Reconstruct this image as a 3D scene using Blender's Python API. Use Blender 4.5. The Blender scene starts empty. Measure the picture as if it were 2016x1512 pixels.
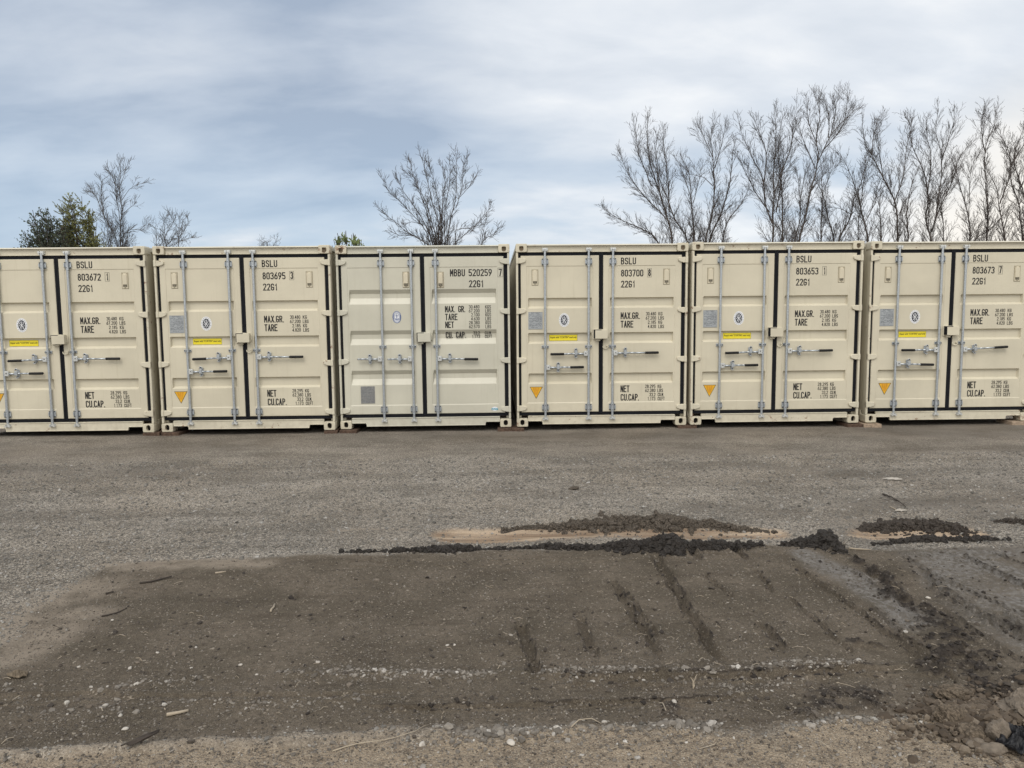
import bpy, bmesh, math, random
import numpy as np
from mathutils import Vector, Matrix

R = math.radians
random.seed(7)
rng = np.random.default_rng(11)
scene = bpy.context.scene
COL = scene.collection

# ------------------------------------------------------------------ camera
CAM = np.array([0.0, -10.825, 1.708])
FPX, PITCH, YAW, ROLL = 1507.44, R(5.464), R(1.248), R(-0.522)


def cam_basis():
    f = np.array([math.sin(YAW) * math.cos(PITCH), math.cos(YAW) * math.cos(PITCH), -math.sin(PITCH)])
    r = np.array([math.cos(YAW), -math.sin(YAW), 0.0])
    u = np.cross(r, f)
    c, s = math.cos(ROLL), math.sin(ROLL)
    return c * r + s * u, -s * r + c * u, f


RGT, UPV, FWD = cam_basis()


def ray(px, py):
    d = FWD + RGT * ((px - 1008) / FPX) + UPV * ((756 - py) / FPX)
    return d / np.linalg.norm(d)


def gp(px, py):
    """survey: point of the ground that the photograph shows at a pixel"""
    d = ray(px, py)
    t = -CAM[2] / d[2]
    return (CAM + d * t)[:2]


def at(px, py, Y):
    d = ray(px, py)
    t = (Y - CAM[1]) / d[1]
    return CAM + d * t


cam_data = bpy.data.cameras.new("camera")
cam = bpy.data.objects.new("camera", cam_data)
COL.objects.link(cam)
cam_data.sensor_width = 36.0
cam_data.lens = FPX / 2016.0 * 36.0
cam_data.clip_start = 0.05
cam_data.clip_end = 3000
cam.matrix_world = Matrix(((RGT[0], UPV[0], -FWD[0], CAM[0]),
                           (RGT[1], UPV[1], -FWD[1], CAM[1]),
                           (RGT[2], UPV[2], -FWD[2], CAM[2]),
                           (0, 0, 0, 1)))
scene.camera = cam

# ------------------------------------------------------------------ light
SUN_EL, SUN_AZ = R(52), R(197)          # azimuth clockwise from +Y: behind the camera, slightly left
SUN_STRENGTH, SUN_ANGLE = 1.3, R(30)
SKY_STRENGTH = 0.1
EXPOSURE = 0.30

sd = bpy.data.lights.new("sun", 'SUN')
sd.energy = SUN_STRENGTH
sd.angle = SUN_ANGLE
sd.color = (1.0, 0.955, 0.89)
sun = bpy.data.objects.new("sun", sd)
COL.objects.link(sun)
sdir = Vector((math.sin(SUN_AZ) * math.cos(SUN_EL), math.cos(SUN_AZ) * math.cos(SUN_EL), math.sin(SUN_EL)))
sun.rotation_euler = sdir.to_track_quat('Z', 'Y').to_euler()
sun.location = (0, -20, 25)

vs = scene.view_settings
vs.view_transform = 'Standard'
vs.look = 'None'
vs.exposure = EXPOSURE
vs.gamma = 1.0
vs.use_curve_mapping = False


class NT:
    """small helper to write node trees"""

    def __init__(self, tree):
        self.t = tree
        self.n = tree.nodes
        self.l = tree.links

    def node(self, kind, **kw):
        nd = self.n.new(kind)
        for k, v in kw.items():
            if k.startswith('i_'):
                key = k[2:]
                key = int(key) if key.isdigit() else key.replace('_', ' ')
                self.set(nd.inputs[key], v)
            else:
                setattr(nd, k, v)
        return nd

    def set(self, sock, v):
        if isinstance(v, bpy.types.NodeSocket):
            self.l.new(v, sock)
        else:
            if isinstance(v, (tuple, list)) and len(v) == 3 and sock.type == 'RGBA':
                v = (*v, 1.0)
            sock.default_value = v

    def math(self, op, a, b=None, c=None, clamp=False):
        nd = self.n.new('ShaderNodeMath')
        nd.operation = op
        nd.use_clamp = clamp
        for i, v in enumerate((a, b, c)):
            if v is not None:
                self.set(nd.inputs[i], v)
        return nd.outputs[0]

    def vmath(self, op, a, b=None):
        nd = self.n.new('ShaderNodeVectorMath')
        nd.operation = op
        self.set(nd.inputs[0], a)
        if b is not None:
            if op == 'SCALE':
                self.set(nd.inputs['Scale'], b)
            else:
                self.set(nd.inputs[1], b)
        return nd.outputs['Value'] if op in ('DOT_PRODUCT', 'LENGTH') else nd.outputs['Vector']

    def mix(self, f, a, b, blend='MIX'):
        nd = self.n.new('ShaderNodeMix')
        nd.data_type = 'RGBA'
        nd.blend_type = blend
        nd.clamp_factor = True
        self.set(nd.inputs['Factor'], f)
        self.set(nd.inputs['A'], a) if False else self.set(nd.inputs[6], a)
        self.set(nd.inputs[7], b)
        return nd.outputs[2]

    def ramp(self, v, lo, hi, a=0.0, b=1.0, smooth=True):
        nd = self.n.new('ShaderNodeMapRange')
        nd.interpolation_type = 'SMOOTHSTEP' if smooth else 'LINEAR'
        nd.clamp = True
        self.set(nd.inputs[0], v)
        for i, x in enumerate((lo, hi, a, b)):
            nd.inputs[1 + i].default_value = x
        return nd.outputs[0]

    def noise(self, vec, scale, detail=4, rough=0.55, dist=0.0, out=0):
        nd = self.n.new('ShaderNodeTexNoise')
        self.set(nd.inputs['Vector'], vec)
        nd.inputs['Scale'].default_value = scale
        nd.inputs['Detail'].default_value = detail
        nd.inputs['Roughness'].default_value = rough
        nd.inputs['Distortion'].default_value = dist
        return nd.outputs[out]

    def voronoi(self, vec, scale, out='Color', feature='F1'):
        nd = self.n.new('ShaderNodeTexVoronoi')
        nd.feature = feature
        self.set(nd.inputs['Vector'], vec)
        nd.inputs['Scale'].default_value = scale
        return nd.outputs[out]


# ------------------------------------------------------------------ sky
world = bpy.data.worlds.new("World")
scene.world = world
world.use_nodes = True
nt = NT(world.node_tree)
for nd in list(nt.n):
    nt.n.remove(nd)
out = nt.node('ShaderNodeOutputWorld')
bg = nt.node('ShaderNodeBackground')
bg.inputs['Strength'].default_value = SKY_STRENGTH
nt.l.new(bg.outputs[0], out.inputs[0])
sky = nt.node('ShaderNodeTexSky')
sky.sky_type = 'NISHITA'
sky.sun_disc = False
sky.sun_elevation = SUN_EL
sky.sun_rotation = SUN_AZ
sky.altitude = 100
sky.air_density = 1.0
sky.dust_density = 1.5
tc = nt.node('ShaderNodeTexCoord')
D = nt.vmath('NORMALIZE', tc.outputs['Generated'])
sep = nt.node('ShaderNodeSeparateXYZ')
nt.l.new(D, sep.inputs[0])
dz = nt.math('MAXIMUM', sep.outputs[2], 0.0)
inv = nt.math('DIVIDE', 1.0, nt.math('ADD', dz, 0.30))
P = nt.vmath('SCALE', D, inv)                       # the cloud deck seen as a plane overhead


def cloud_coords(rot, sx, sy, off):
    m = nt.node('ShaderNodeMapping')
    m.inputs['Rotation'].default_value = (0, 0, R(rot))
    m.inputs['Scale'].default_value = (sx, sy, 0.3)
    m.inputs['Location'].default_value = off
    nt.l.new(P, m.inputs[0])
    return m.outputs[0]


def blob(px, py, r_in, r_out):
    d = ray(px, py)
    c = nt.vmath('DOT_PRODUCT', D, tuple(float(v) for v in d))
    return nt.ramp(c, math.cos(R(r_out)), math.cos(R(r_in)))


n_big = nt.noise(cloud_coords(-30, 1.0, 1.7, (3.1, 1.7, 0)), 1.0, 5, 0.5, 0.3)
n_mid = nt.noise(cloud_coords(-38, 1.7, 4.2, (0.4, 5.2, 0)), 1.0, 6, 0.5, 0.35)
n_fine = nt.noise(cloud_coords(-25, 4.5, 7.0, (7.4, 2.2, 0)), 1.0, 6, 0.55, 0.3)
field = nt.math('ADD', nt.math('MULTIPLY', nt.math('SUBTRACT', n_big, 0.5), 1.0),
                nt.math('MULTIPLY', nt.math('SUBTRACT', n_mid, 0.5), 0.85))
field = nt.math('ADD', field, nt.math('MULTIPLY', nt.math('SUBTRACT', n_fine, 0.5), 0.48))
# where the deck is thin and bright and where it is thick and dark
bias = nt.math('MULTIPLY', blob(1650, 40, 4, 34), 0.30)
bias = nt.math('ADD', bias, nt.math('MULTIPLY', blob(150, 110, 4, 26), -0.38))
bias = nt.math('ADD', bias, nt.math('MULTIPLY', blob(700, 60, 2, 14), -0.08))
bias = nt.math('ADD', bias, nt.math('MULTIPLY', blob(330, 330, 2, 13), 0.20))
bias = nt.math('ADD', bias, nt.math('MULTIPLY', blob(1150, 330, 3, 17), -0.16))
bias = nt.math('ADD', bias, nt.math('MULTIPLY', blob(1120, 150, 2, 11), 0.12))
bright = nt.math('ADD', nt.math('ADD', field, bias), 0.5)
cr = nt.node('ShaderNodeValToRGB')
els = cr.color_ramp.elements
stops = [(0.08, (3.2, 3.85, 4.85)), (0.33, (4.55, 5.12, 5.95)), (0.55, (5.65, 6.1, 6.7)), (0.74, (6.6, 6.95, 7.4)), (0.95, (7.8, 7.95, 8.1))]
while len(els) < len(stops):
    els.new(0.5)
for e, (p, c) in zip(els, stops):
    e.position = p
    e.color = (*c, 1)
nt.l.new(bright, cr.inputs[0])
cloud = cr.outputs[0]
# thin clear band low over the horizon where the blue shows through
low = nt.ramp(dz, 0.05, 0.30, 1.0, 0.0)
horizon_blue = nt.mix(0.12, (4.0, 5.35, 6.8), sky.outputs[0])
cloud = nt.mix(nt.math('MULTIPLY', low, nt.math('MULTIPLY', nt.ramp(bright, 0.45, 0.8, 1.0, 0.2), 0.55)), cloud, horizon_blue)
# warm glow low on the right
cloud = nt.mix(nt.math('MULTIPLY', blob(2150, 560, 1, 15), 0.85), cloud, (9.0, 8.3, 7.3))
# sky behind the viewer brightened, an added fill for the container fronts
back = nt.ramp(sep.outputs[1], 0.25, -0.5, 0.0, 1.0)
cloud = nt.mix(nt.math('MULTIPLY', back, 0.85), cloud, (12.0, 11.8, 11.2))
# Nishita sky shows through the deck a little everywhere
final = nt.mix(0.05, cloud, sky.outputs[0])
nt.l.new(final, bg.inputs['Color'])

# ------------------------------------------------------------------ materials


def principled(name, base, rough=0.6, metal=0.0, spec=0.5):
    m = bpy.data.materials.new(name)
    m.use_nodes = True
    n = NT(m.node_tree)
    b = n.n['Principled BSDF']
    b.inputs['Roughness'].default_value = rough
    b.inputs['Metallic'].default_value = metal
    b.inputs['Specular IOR Level'].default_value = spec
    b.inputs['Base Color'].default_value = (*base, 1)
    return m, n, b


def obj_coords(n):
    return n.node('ShaderNodeTexCoord').outputs['Object']


def paint(name, base, rough=0.42, rust=0.0):
    m, n, b = principled(name, base, rough)
    oc = obj_coords(n)
    geo = n.node('ShaderNodeNewGeometry').outputs['Position']
    n1 = n.noise(geo, 1.3, 5, 0.6)
    n2 = n.noise(geo, 14, 4, 0.6)
    c = n.mix(n.ramp(n1, 0.3, 0.7), tuple(x * 0.93 for x in base), tuple(min(1, x * 1.05) for x in base))
    # thin dust film and faint run marks
    mp = n.node('ShaderNodeMapping')
    mp.inputs['Scale'].default_value = (22, 22, 1.1)
    n.l.new(geo, mp.inputs[0])
    n3 = n.noise(mp.outputs[0], 1.0, 4, 0.6)
    c = n.mix(n.math('MULTIPLY', n.ramp(n3, 0.54, 0.78), 0.24), c, (base[0] * .72, base[1] * .69, base[2] * .62))
    # splashed dust along the foot
    sp = n.node('ShaderNodeSeparateXYZ')
    n.l.new(geo, sp.inputs[0])
    foot = n.math('MULTIPLY', n.ramp(sp.outputs[2], 0.05, 0.5, 1.0, 0.0), n.ramp(n2, 0.35, 0.7))
    c = n.mix(n.math('MULTIPLY', foot, 0.22), c, (0.25, 0.21, 0.15))
    if rust > 0:
        nr = n.noise(geo, 16, 6, 0.7)
        nb = n.noise(geo, 3.0, 3, 0.6)
        rm = n.math('MULTIPLY', n.ramp(nr, 0.60 - rust * .06, 0.66), n.ramp(nb, 0.5, 0.62))
        c = n.mix(rm, c, n.mix(n.noise(geo, 60, 3), (0.10, 0.035, 0.015), (0.23, 0.10, 0.045)))
        n.l.new(n.math('ADD', rough, n.math('MULTIPLY', rm, 0.4)), b.inputs['Roughness'])
    n.l.new(c, b.inputs['Base Color'])
    bp = n.node('ShaderNodeBump')
    bp.inputs['Strength'].default_value = 0.12
    bp.inputs['Distance'].default_value = 0.02
    # long soft dents of thin sheet steel
    n.l.new(n.math('ADD', n.noise(geo, 2.6, 2, 0.5), n.math('MULTIPLY', n.noise(geo, 90, 2, 0.5), 0.02)), bp.inputs['Height'])
    n.l.new(bp.outputs[0], b.inputs['Normal'])
    return m


MAT = {}
MAT['beige'] = paint('beige_paint', (0.555, 0.510, 0.399))
MAT['beige_frame'] = paint('beige_frame_paint', (0.565, 0.522, 0.414), 0.45, rust=0.5)
MAT['casting'] = paint('casting_paint', (0.55, 0.505, 0.395), 0.5, rust=1.6)
MAT['grey_beige'] = paint('grey_beige_paint', (0.512, 0.493, 0.410))
MAT['vent'] = paint('vent_paint', (0.57, 0.515, 0.395), 0.5)


def simple(name, base, rough=0.6, metal=0.0, spec=0.5, var=0.12, scale=20, bump=0.0):
    m, n, b = principled(name, base, rough, metal, spec)
    geo = n.node('ShaderNodeNewGeometry').outputs['Position']
    nz = n.noise(geo, scale, 5, 0.6)
    c = n.mix(n.ramp(nz, 0.3, 0.7), tuple(x * (1 - var) for x in base), tuple(min(1, x * (1 + var)) for x in base))
    n.l.new(c, b.inputs['Base Color'])
    if bump:
        bp = n.node('ShaderNodeBump')
        bp.inputs['Strength'].default_value = bump
        bp.inputs['Distance'].default_value = 0.01
        n.l.new(nz, bp.inputs['Height'])
        n.l.new(bp.outputs[0], b.inputs['Normal'])
    return m


MAT['zinc'] = simple('galvanised_steel', (0.44, 0.47, 0.50), 0.42, 0.75, 0.5, 0.16, 60)
MAT['zinc_bright'] = simple('bright_zinc', (0.60, 0.61, 0.60), 0.35, 0.6, 0.5, 0.2, 80)
MAT['bolt'] = simple('dark_bolt', (0.05, 0.055, 0.06), 0.5, 0.5)
MAT['rubber'] = simple('black_rubber', (0.006, 0.007, 0.010), 0.7, 0, 0.2, 0.25, 12)
MAT['grip'] = simple('black_grip', (0.009, 0.009, 0.010), 0.6, 0, 0.3)
MAT['cavity'] = simple('dark_cavity', (0.012, 0.010, 0.009), 0.8, 0, 0.2, 0.3)  # near-black puts the shade of lower holes and vent slots into the colour
MAT['cavity_top'] = simple('shaded_pocket', (0.26, 0.21, 0.16), 0.8, 0, 0.2, 0.3)  # paler copy for the upper holes, their light put into the colour
MAT['ink'] = simple('black_ink', (0.014, 0.013, 0.013), 0.5, 0, 0.4)
MAT['ink_thin'] = simple('thin_ink', (0.10, 0.09, 0.07), 0.5, 0, 0.4)
MAT['alu'] = simple('aluminium_plate', (0.34, 0.36, 0.38), 0.45, 0.35, 0.5, 0.12, 50)
MAT['alu_dark'] = simple('dark_aluminium_plate', (0.22, 0.22, 0.22), 0.45, 0.3, 0.5, 0.12, 50)
MAT['alu_ink'] = simple('plate_ink', (0.14, 0.15, 0.16), 0.5)
MAT['white'] = simple('white_sticker', (0.70, 0.71, 0.73), 0.4, 0, 0.5, 0.04)
MAT['navy'] = simple('navy_ink', (0.018, 0.022, 0.038), 0.4)
MAT['blue'] = simple('blue_ink', (0.03, 0.07, 0.22), 0.4)
MAT['cyan'] = simple('cyan_sticker', (0.05, 0.30, 0.42), 0.4)
MAT['yellow'] = simple('yellow_sticker', (0.72, 0.60, 0.02), 0.4, 0, 0.5, 0.04)
MAT['amber'] = simple('amber_sticker', (0.66, 0.36, 0.015), 0.4, 0, 0.5, 0.06)
MAT['red_ink'] = simple('orange_ink', (0.50, 0.15, 0.01), 0.4)
MAT['sealant'] = simple('brown_sealant', (0.21, 0.175, 0.11), 0.7)
MAT['timber_dark'] = simple('weathered_timber', (0.085, 0.055, 0.040), 0.85, 0, 0.2, 0.35, 30, 0.4)
MAT['timber_light'] = simple('sawn_timber', (0.30, 0.23, 0.17), 0.8, 0, 0.2, 0.25, 30, 0.4)
MAT['plywood'] = simple('floor_timber', (0.05, 0.04, 0.03), 0.9)
MAT['bark'] = simple('grey_brown_bark', (0.085, 0.072, 0.066), 0.9, 0, 0.2, 0.35, 5)
MAT['bark_pale'] = simple('pale_grey_bark', (0.12, 0.11, 0.105), 0.9, 0, 0.2, 0.3, 5)
MAT['leaf_dark'] = simple('dark_green_leaves', (0.105, 0.128, 0.086), 0.7, 0, 0.3, 0.5, 3)
MAT['leaf_olive'] = simple('olive_leaves', (0.24, 0.245, 0.098), 0.7, 0, 0.3, 0.45, 3)
MAT['leaf_spring'] = simple('young_green_leaves', (0.26, 0.31, 0.14), 0.7, 0, 0.3, 0.4, 3)
MAT['wet_soil'] = simple('wet_dark_soil', (0.030, 0.0255, 0.022), 0.8, 0, 0.3, 0.75, 110, 1.0)
MAT['brown_soil'] = simple('brown_soil', (0.084, 0.070, 0.056), 0.95, 0, 0.2, 0.7, 110, 1.0)
MAT['dark_soil'] = simple('dark_brown_soil', (0.052, 0.043, 0.036), 0.9, 0, 0.25, 0.7, 110, 1.0)
MAT['pale_rock'] = simple('pale_stone', (0.42, 0.385, 0.34), 0.85, 0, 0.25, 0.2, 40, 0.4)
MAT['clod'] = simple('dry_clod_soil', (0.118, 0.094, 0.070), 0.95, 0, 0.2, 0.5, 90, 1.0)
MAT['rock'] = simple('dusty_rock', (0.145, 0.120, 0.095), 0.9, 0, 0.25, 0.25, 30, 0.6)
MAT['plastic'] = simple('black_plastic', (0.008, 0.008, 0.010), 0.5, 0, 0.35)
MAT['stick_dark'] = simple('dark_stick', (0.045, 0.035, 0.028), 0.9)
MAT['stick_pale'] = simple('pale_stick', (0.34, 0.285, 0.215), 0.85)
MAT['scrap'] = simple('pale_scrap', (0.36, 0.33, 0.29), 0.9)
MAT['dry_leaf'] = simple('dry_leaf', (0.17, 0.137, 0.10), 0.8, 0, 0.2, 0.3)

for k_ in ('leaf_dark', 'leaf_olive', 'leaf_spring'):      # thin leaves let some light through
    n_ = NT(MAT[k_].node_tree)
    b_ = n_.n['Principled BSDF']
    tr_ = n_.node('ShaderNodeBsdfTranslucent')
    n_.l.new(b_.inputs['Base Color'].links[0].from_socket, tr_.inputs['Color'])
    mx_ = n_.node('ShaderNodeMixShader')
    mx_.inputs[0].default_value = 0.4
    n_.l.new(b_.outputs[0], mx_.inputs[1])
    n_.l.new(tr_.outputs[0], mx_.inputs[2])
    n_.l.new(mx_.outputs[0], n_.n['Material Output'].inputs[0])

# ------------------------------------------------------------------ mesh builder
class MB:
    def __init__(self):
        self.v, self.f, self.m, self.s = [], [], [], []
        self.mi = 0

    def add(self, verts, faces, smooth=False):
        o = len(self.v)
        self.v += [tuple(p) for p in verts]
        for f in faces:
            self.f.append(tuple(i + o for i in f))
            self.m.append(self.mi)
            self.s.append(smooth)
        return self

    def box(self, x0, x1, y0, y1, z0, z1, b=0.003):
        c = ((x0 + x1) / 2, (y0 + y1) / 2, (z0 + z1) / 2)
        h = (abs(x1 - x0) / 2, abs(y1 - y0) / 2, abs(z1 - z0) / 2)
        b = min(b, min(h) * 0.45)
        idx, vs_ = {}, []
        for sx in (-1, 1):
            for sy in (-1, 1):
                for sz in (-1, 1):
                    s = (sx, sy, sz)
                    for ax in range(3):
                        p = [c[k] + s[k] * (h[k] - (0 if k == ax else b)) for k in range(3)]
                        idx[(s, ax)] = len(vs_)
                        vs_.append(p)
        fs = []
        for ax in range(3):
            a1, a2 = (ax + 1) % 3, (ax + 2) % 3
            for sg in (-1, 1):
                q = []
                for (u, w) in ((-1, -1), (1, -1), (1, 1), (-1, 1)):
                    s = [0, 0, 0]
                    s[ax], s[a1], s[a2] = sg, u, w
                    q.append(idx[(tuple(s), ax)])
                fs.append(q if sg > 0 else q[::-1])
            for u in (-1, 1):                      # edge along ax
                for w in (-1, 1):
                    sa, sb = [0, 0, 0], [0, 0, 0]
                    sa[ax], sb[ax] = -1, 1
                    sa[a1] = sb[a1] = u
                    sa[a2] = sb[a2] = w
                    sa, sb = tuple(sa), tuple(sb)
                    q = [idx[(sa, a1)], idx[(sb, a1)], idx[(sb, a2)], idx[(sa, a2)]]
                    fs.append(q if u * w < 0 else q[::-1])
        for sx in (-1, 1):
            for sy in (-1, 1):
                for sz in (-1, 1):
                    s = (sx, sy, sz)
                    q = [idx[(s, 0)], idx[(s, 1)], idx[(s, 2)]]
                    fs.append(q if sx * sy * sz > 0 else q[::-1])
        return self.add(vs_, fs)

    def cyl(self, p0, p1, r0, r1=None, n=12, caps=True, smooth=True):
        r1 = r0 if r1 is None else r1
        p0, p1 = Vector(p0), Vector(p1)
        d = (p1 - p0).normalized()
        a = d.orthogonal().normalized()
        b = d.cross(a)
        vs_ = []
        for p, r in ((p0, r0), (p1, r1)):
            for k in range(n):
                t = 2 * math.pi * k / n
                vs_.append(p + (a * math.cos(t) + b * math.sin(t)) * r)
        fs = [(k, (k + 1) % n, n + (k + 1) % n, n + k) for k in range(n)]
        self.add(vs_, fs, smooth)
        if caps:
            self.add(vs_[:n], [tuple(range(n))[::-1]])
            self.add(vs_[n:], [tuple(range(n))])
        return self

    def tube(self, pts, radii, n=6, caps=True):
        pts = [Vector(p) for p in pts]
        m = len(pts)
        rings = []
        a = None
        for i, p in enumerate(pts):
            d = (pts[min(i + 1, m - 1)] - pts[max(i - 1, 0)])
            if d.length < 1e-9:
                d = Vector((0, 0, 1))
            d.normalize()
            if a is None:
                a = d.orthogonal().normalized()
            else:
                a = (a - d * a.dot(d))
                a = a.normalized() if a.length > 1e-6 else d.orthogonal().normalized()
            b = d.cross(a)
            r = radii[i] if hasattr(radii, '__len__') else radii
            rings += [p + (a * math.cos(2 * math.pi * k / n) + b * math.sin(2 * math.pi * k / n)) * r for k in range(n)]
        fs = []
        for i in range(m - 1):
            for k in range(n):
                fs.append((i * n + k, i * n + (k + 1) % n, (i + 1) * n + (k + 1) % n, (i + 1) * n + k))
        if caps:
            fs.append(tuple(range(n))[::-1])
            fs.append(tuple((m - 1) * n + k for k in range(n)))
        return self.add(rings, fs, True)

    def prism(self, poly, y0, y1):
        """poly in (x,z) counter-clockwise seen from -Y (front); y0 is the front"""
        n = len(poly)
        vs_ = [(x, y0, z) for x, z in poly] + [(x, y1, z) for x, z in poly]
        fs = [tuple(range(n)), tuple(range(2 * n - 1, n - 1, -1))]
        fs += [((k + 1) % n, k, n + k, n + (k + 1) % n) for k in range(n)]
        return self.add(vs_, fs)

    def build(self, name, mats, parent=None, loc=None):
        me = bpy.data.meshes.new(name)
        me.from_pydata(self.v, [], self.f)
        if not isinstance(mats, (list, tuple)):
            mats = [mats]
        for m in mats:
            me.materials.append(m)
        me.polygons.foreach_set('material_index', self.m)
        me.polygons.foreach_set('use_smooth', self.s)
        me.update()
        o = bpy.data.objects.new(name, me)
        COL.objects.link(o)
        if parent:
            o.parent = parent
        if loc is not None:
            o.location = loc
        return o


def tag(o, label=None, cat=None, group=None, kind=None):
    for k, v in (('label', label), ('category', cat), ('group', group), ('kind', kind)):
        if v:
            o[k] = v
    return o


def empty(name, loc=(0, 0, 0)):
    o = bpy.data.objects.new(name, None)
    o.empty_display_size = 0.3
    COL.objects.link(o)
    o.location = loc
    return o


def copy_tree(o, parent=None):
    c = o.copy()
    COL.objects.link(c)
    c.parent = parent
    for ch in list(o.children):
        copy_tree(ch, c)
    return c


def mesh_np(name, V, F, mat, smooth=False, parent=None, loops=None):
    """fast mesh from numpy arrays, all faces with the same corner count"""
    me = bpy.data.meshes.new(name)
    V = np.ascontiguousarray(V, dtype=np.float32)
    F = np.ascontiguousarray(F, dtype=np.int32)
    k = F.shape[1]
    me.vertices.add(len(V))
    me.vertices.foreach_set('co', V.ravel())
    me.loops.add(F.size)
    me.loops.foreach_set('vertex_index', F.ravel())
    me.polygons.add(len(F))
    me.polygons.foreach_set('loop_start', np.arange(0, F.size, k, dtype=np.int32))
    me.polygons.foreach_set('use_smooth', np.full(len(F), smooth))
    me.update(calc_edges=True)
    me.validate()
    me.materials.append(mat)
    o = bpy.data.objects.new(name, me)
    COL.objects.link(o)
    if parent:
        o.parent = parent
    return o


# ------------------------------------------------------------------ numpy noise
def _hash(ix, iy, seed):
    h = (ix.astype(np.int64) * 374761393 + iy.astype(np.int64) * 668265263 + seed * 974634713) & 0xFFFFFFFF
    h = ((h ^ (h >> 13)) * 1274126177) & 0xFFFFFFFF
    return ((h ^ (h >> 16)) & 0xFFFFFF) / float(0xFFFFFF)


def vnoise(x, y, seed=0):
    ix, iy = np.floor(x), np.floor(y)
    fx, fy = x - ix, y - iy
    fx = fx * fx * fx * (fx * (fx * 6 - 15) + 10)
    fy = fy * fy * fy * (fy * (fy * 6 - 15) + 10)
    ix, iy = ix.astype(np.int64), iy.astype(np.int64)
    a, b = _hash(ix, iy, seed), _hash(ix + 1, iy, seed)
    c, d = _hash(ix, iy + 1, seed), _hash(ix + 1, iy + 1, seed)
    return (a + (b - a) * fx) * (1 - fy) + (c + (d - c) * fx) * fy


def fbm(x, y, scale, octv=4, seed=0, gain=0.5):
    s, amp, tot = 0, 1.0, 0
    for o in range(octv):
        s = s + amp * (vnoise(x / scale * 2 ** o + 17.3 * o, y / scale * 2 ** o - 9.1 * o, seed + o) - 0.5)
        tot += amp
        amp *= gain
    return s / tot * 2


def seg_dist(x, y, pts):
    """distance to a polyline, and the place along it from 0 to 1"""
    pts = np.asarray(pts, float)
    best = np.full(x.shape, 1e9)
    par = np.zeros(x.shape)
    L = np.concatenate([[0], np.cumsum(np.linalg.norm(np.diff(pts, axis=0), axis=1))])
    for i in range(len(pts) - 1):
        a, b = pts[i], pts[i + 1]
        ab = b - a
        l2 = (ab ** 2).sum()
        t = np.clip(((x - a[0]) * ab[0] + (y - a[1]) * ab[1]) / l2, 0, 1)
        d = np.hypot(x - a[0] - t * ab[0], y - a[1] - t * ab[1])
        k = d < best
        best = np.where(k, d, best)
        par = np.where(k, (L[i] + t * (L[i + 1] - L[i])) / L[-1], par)
    return best, par


def in_poly(x, y, poly):
    poly = np.asarray(poly, float)
    r = np.zeros(x.shape, bool)
    n = len(poly)
    for i in range(n):
        (x0, y0), (x1, y1) = poly[i], poly[(i + 1) % n]
        if y0 == y1:
            continue
        c = ((y0 > y) != (y1 > y)) & (x < (x1 - x0) * (y - y0) / (y1 - y0) + x0)
        r ^= c
    return r


def sstep(a, b, v):
    t = np.clip((v - a) / (b - a), 0, 1)
    return t * t * (3 - 2 * t)


def gl(*px):
    return [gp(*p) for p in px]


# ------------------------------------------------------------------ ground: one sheet, finer close to where the photograph was taken
gx = np.concatenate([-np.geomspace(900, 9.0, 34), np.arange(-8.8, -4.4, 0.03), np.arange(-4.4, 4.8, 0.0105), np.arange(4.8, 9.8, 0.03), np.geomspace(10.0, 900, 34)])
gd = np.concatenate([-np.geomspace(300, 1.0, 16), [0, .8], np.linspace(1.5, 2.3, 16)[:-1], np.geomspace(2.3, 6.6, 620)[:-1], np.geomspace(6.6, 13.2, 150), np.geomspace(13.6, 1500, 50)])
gy = gd + CAM[1]
XX, YY = np.meshgrid(gx, gy)

SOIL = gl((-300, 1345), (-100, 1300), (0, 1262), (60, 1215), (130, 1160), (215, 1115), (300, 1106), (480, 1101), (650, 1089),
          (900, 1081), (1180, 1079), (1500, 1076), (1640, 1080), (1760, 1085), (1960, 1075), (2300, 1068), (2700, 1150),
          (2500, 1330), (2150, 1400), (1900, 1395), (1800, 1412), (1500, 1426), (1200, 1432), (900, 1442), (640, 1447),
          (450, 1457), (200, 1464), (0, 1475), (-300, 1482))
FORE = gl((-500, 1485), (0, 1475), (200, 1464), (450, 1457), (640, 1447), (900, 1442), (1200, 1432), (1500, 1426), (1800, 1412), (2500, 1395))
FORE = FORE + [(20, -15), (-20, -15)]
DRYRIGHT = gl((1770, 1088), (1960, 1078), (2300, 1070), (2700, 1160), (2400, 1330), (2000, 1300), (1880, 1215))
WETBAND = gl((1645, 1078), (1720, 1130), (1800, 1205), (1860, 1265), (1930, 1322), (2016, 1378), (2150, 1450))
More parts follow.
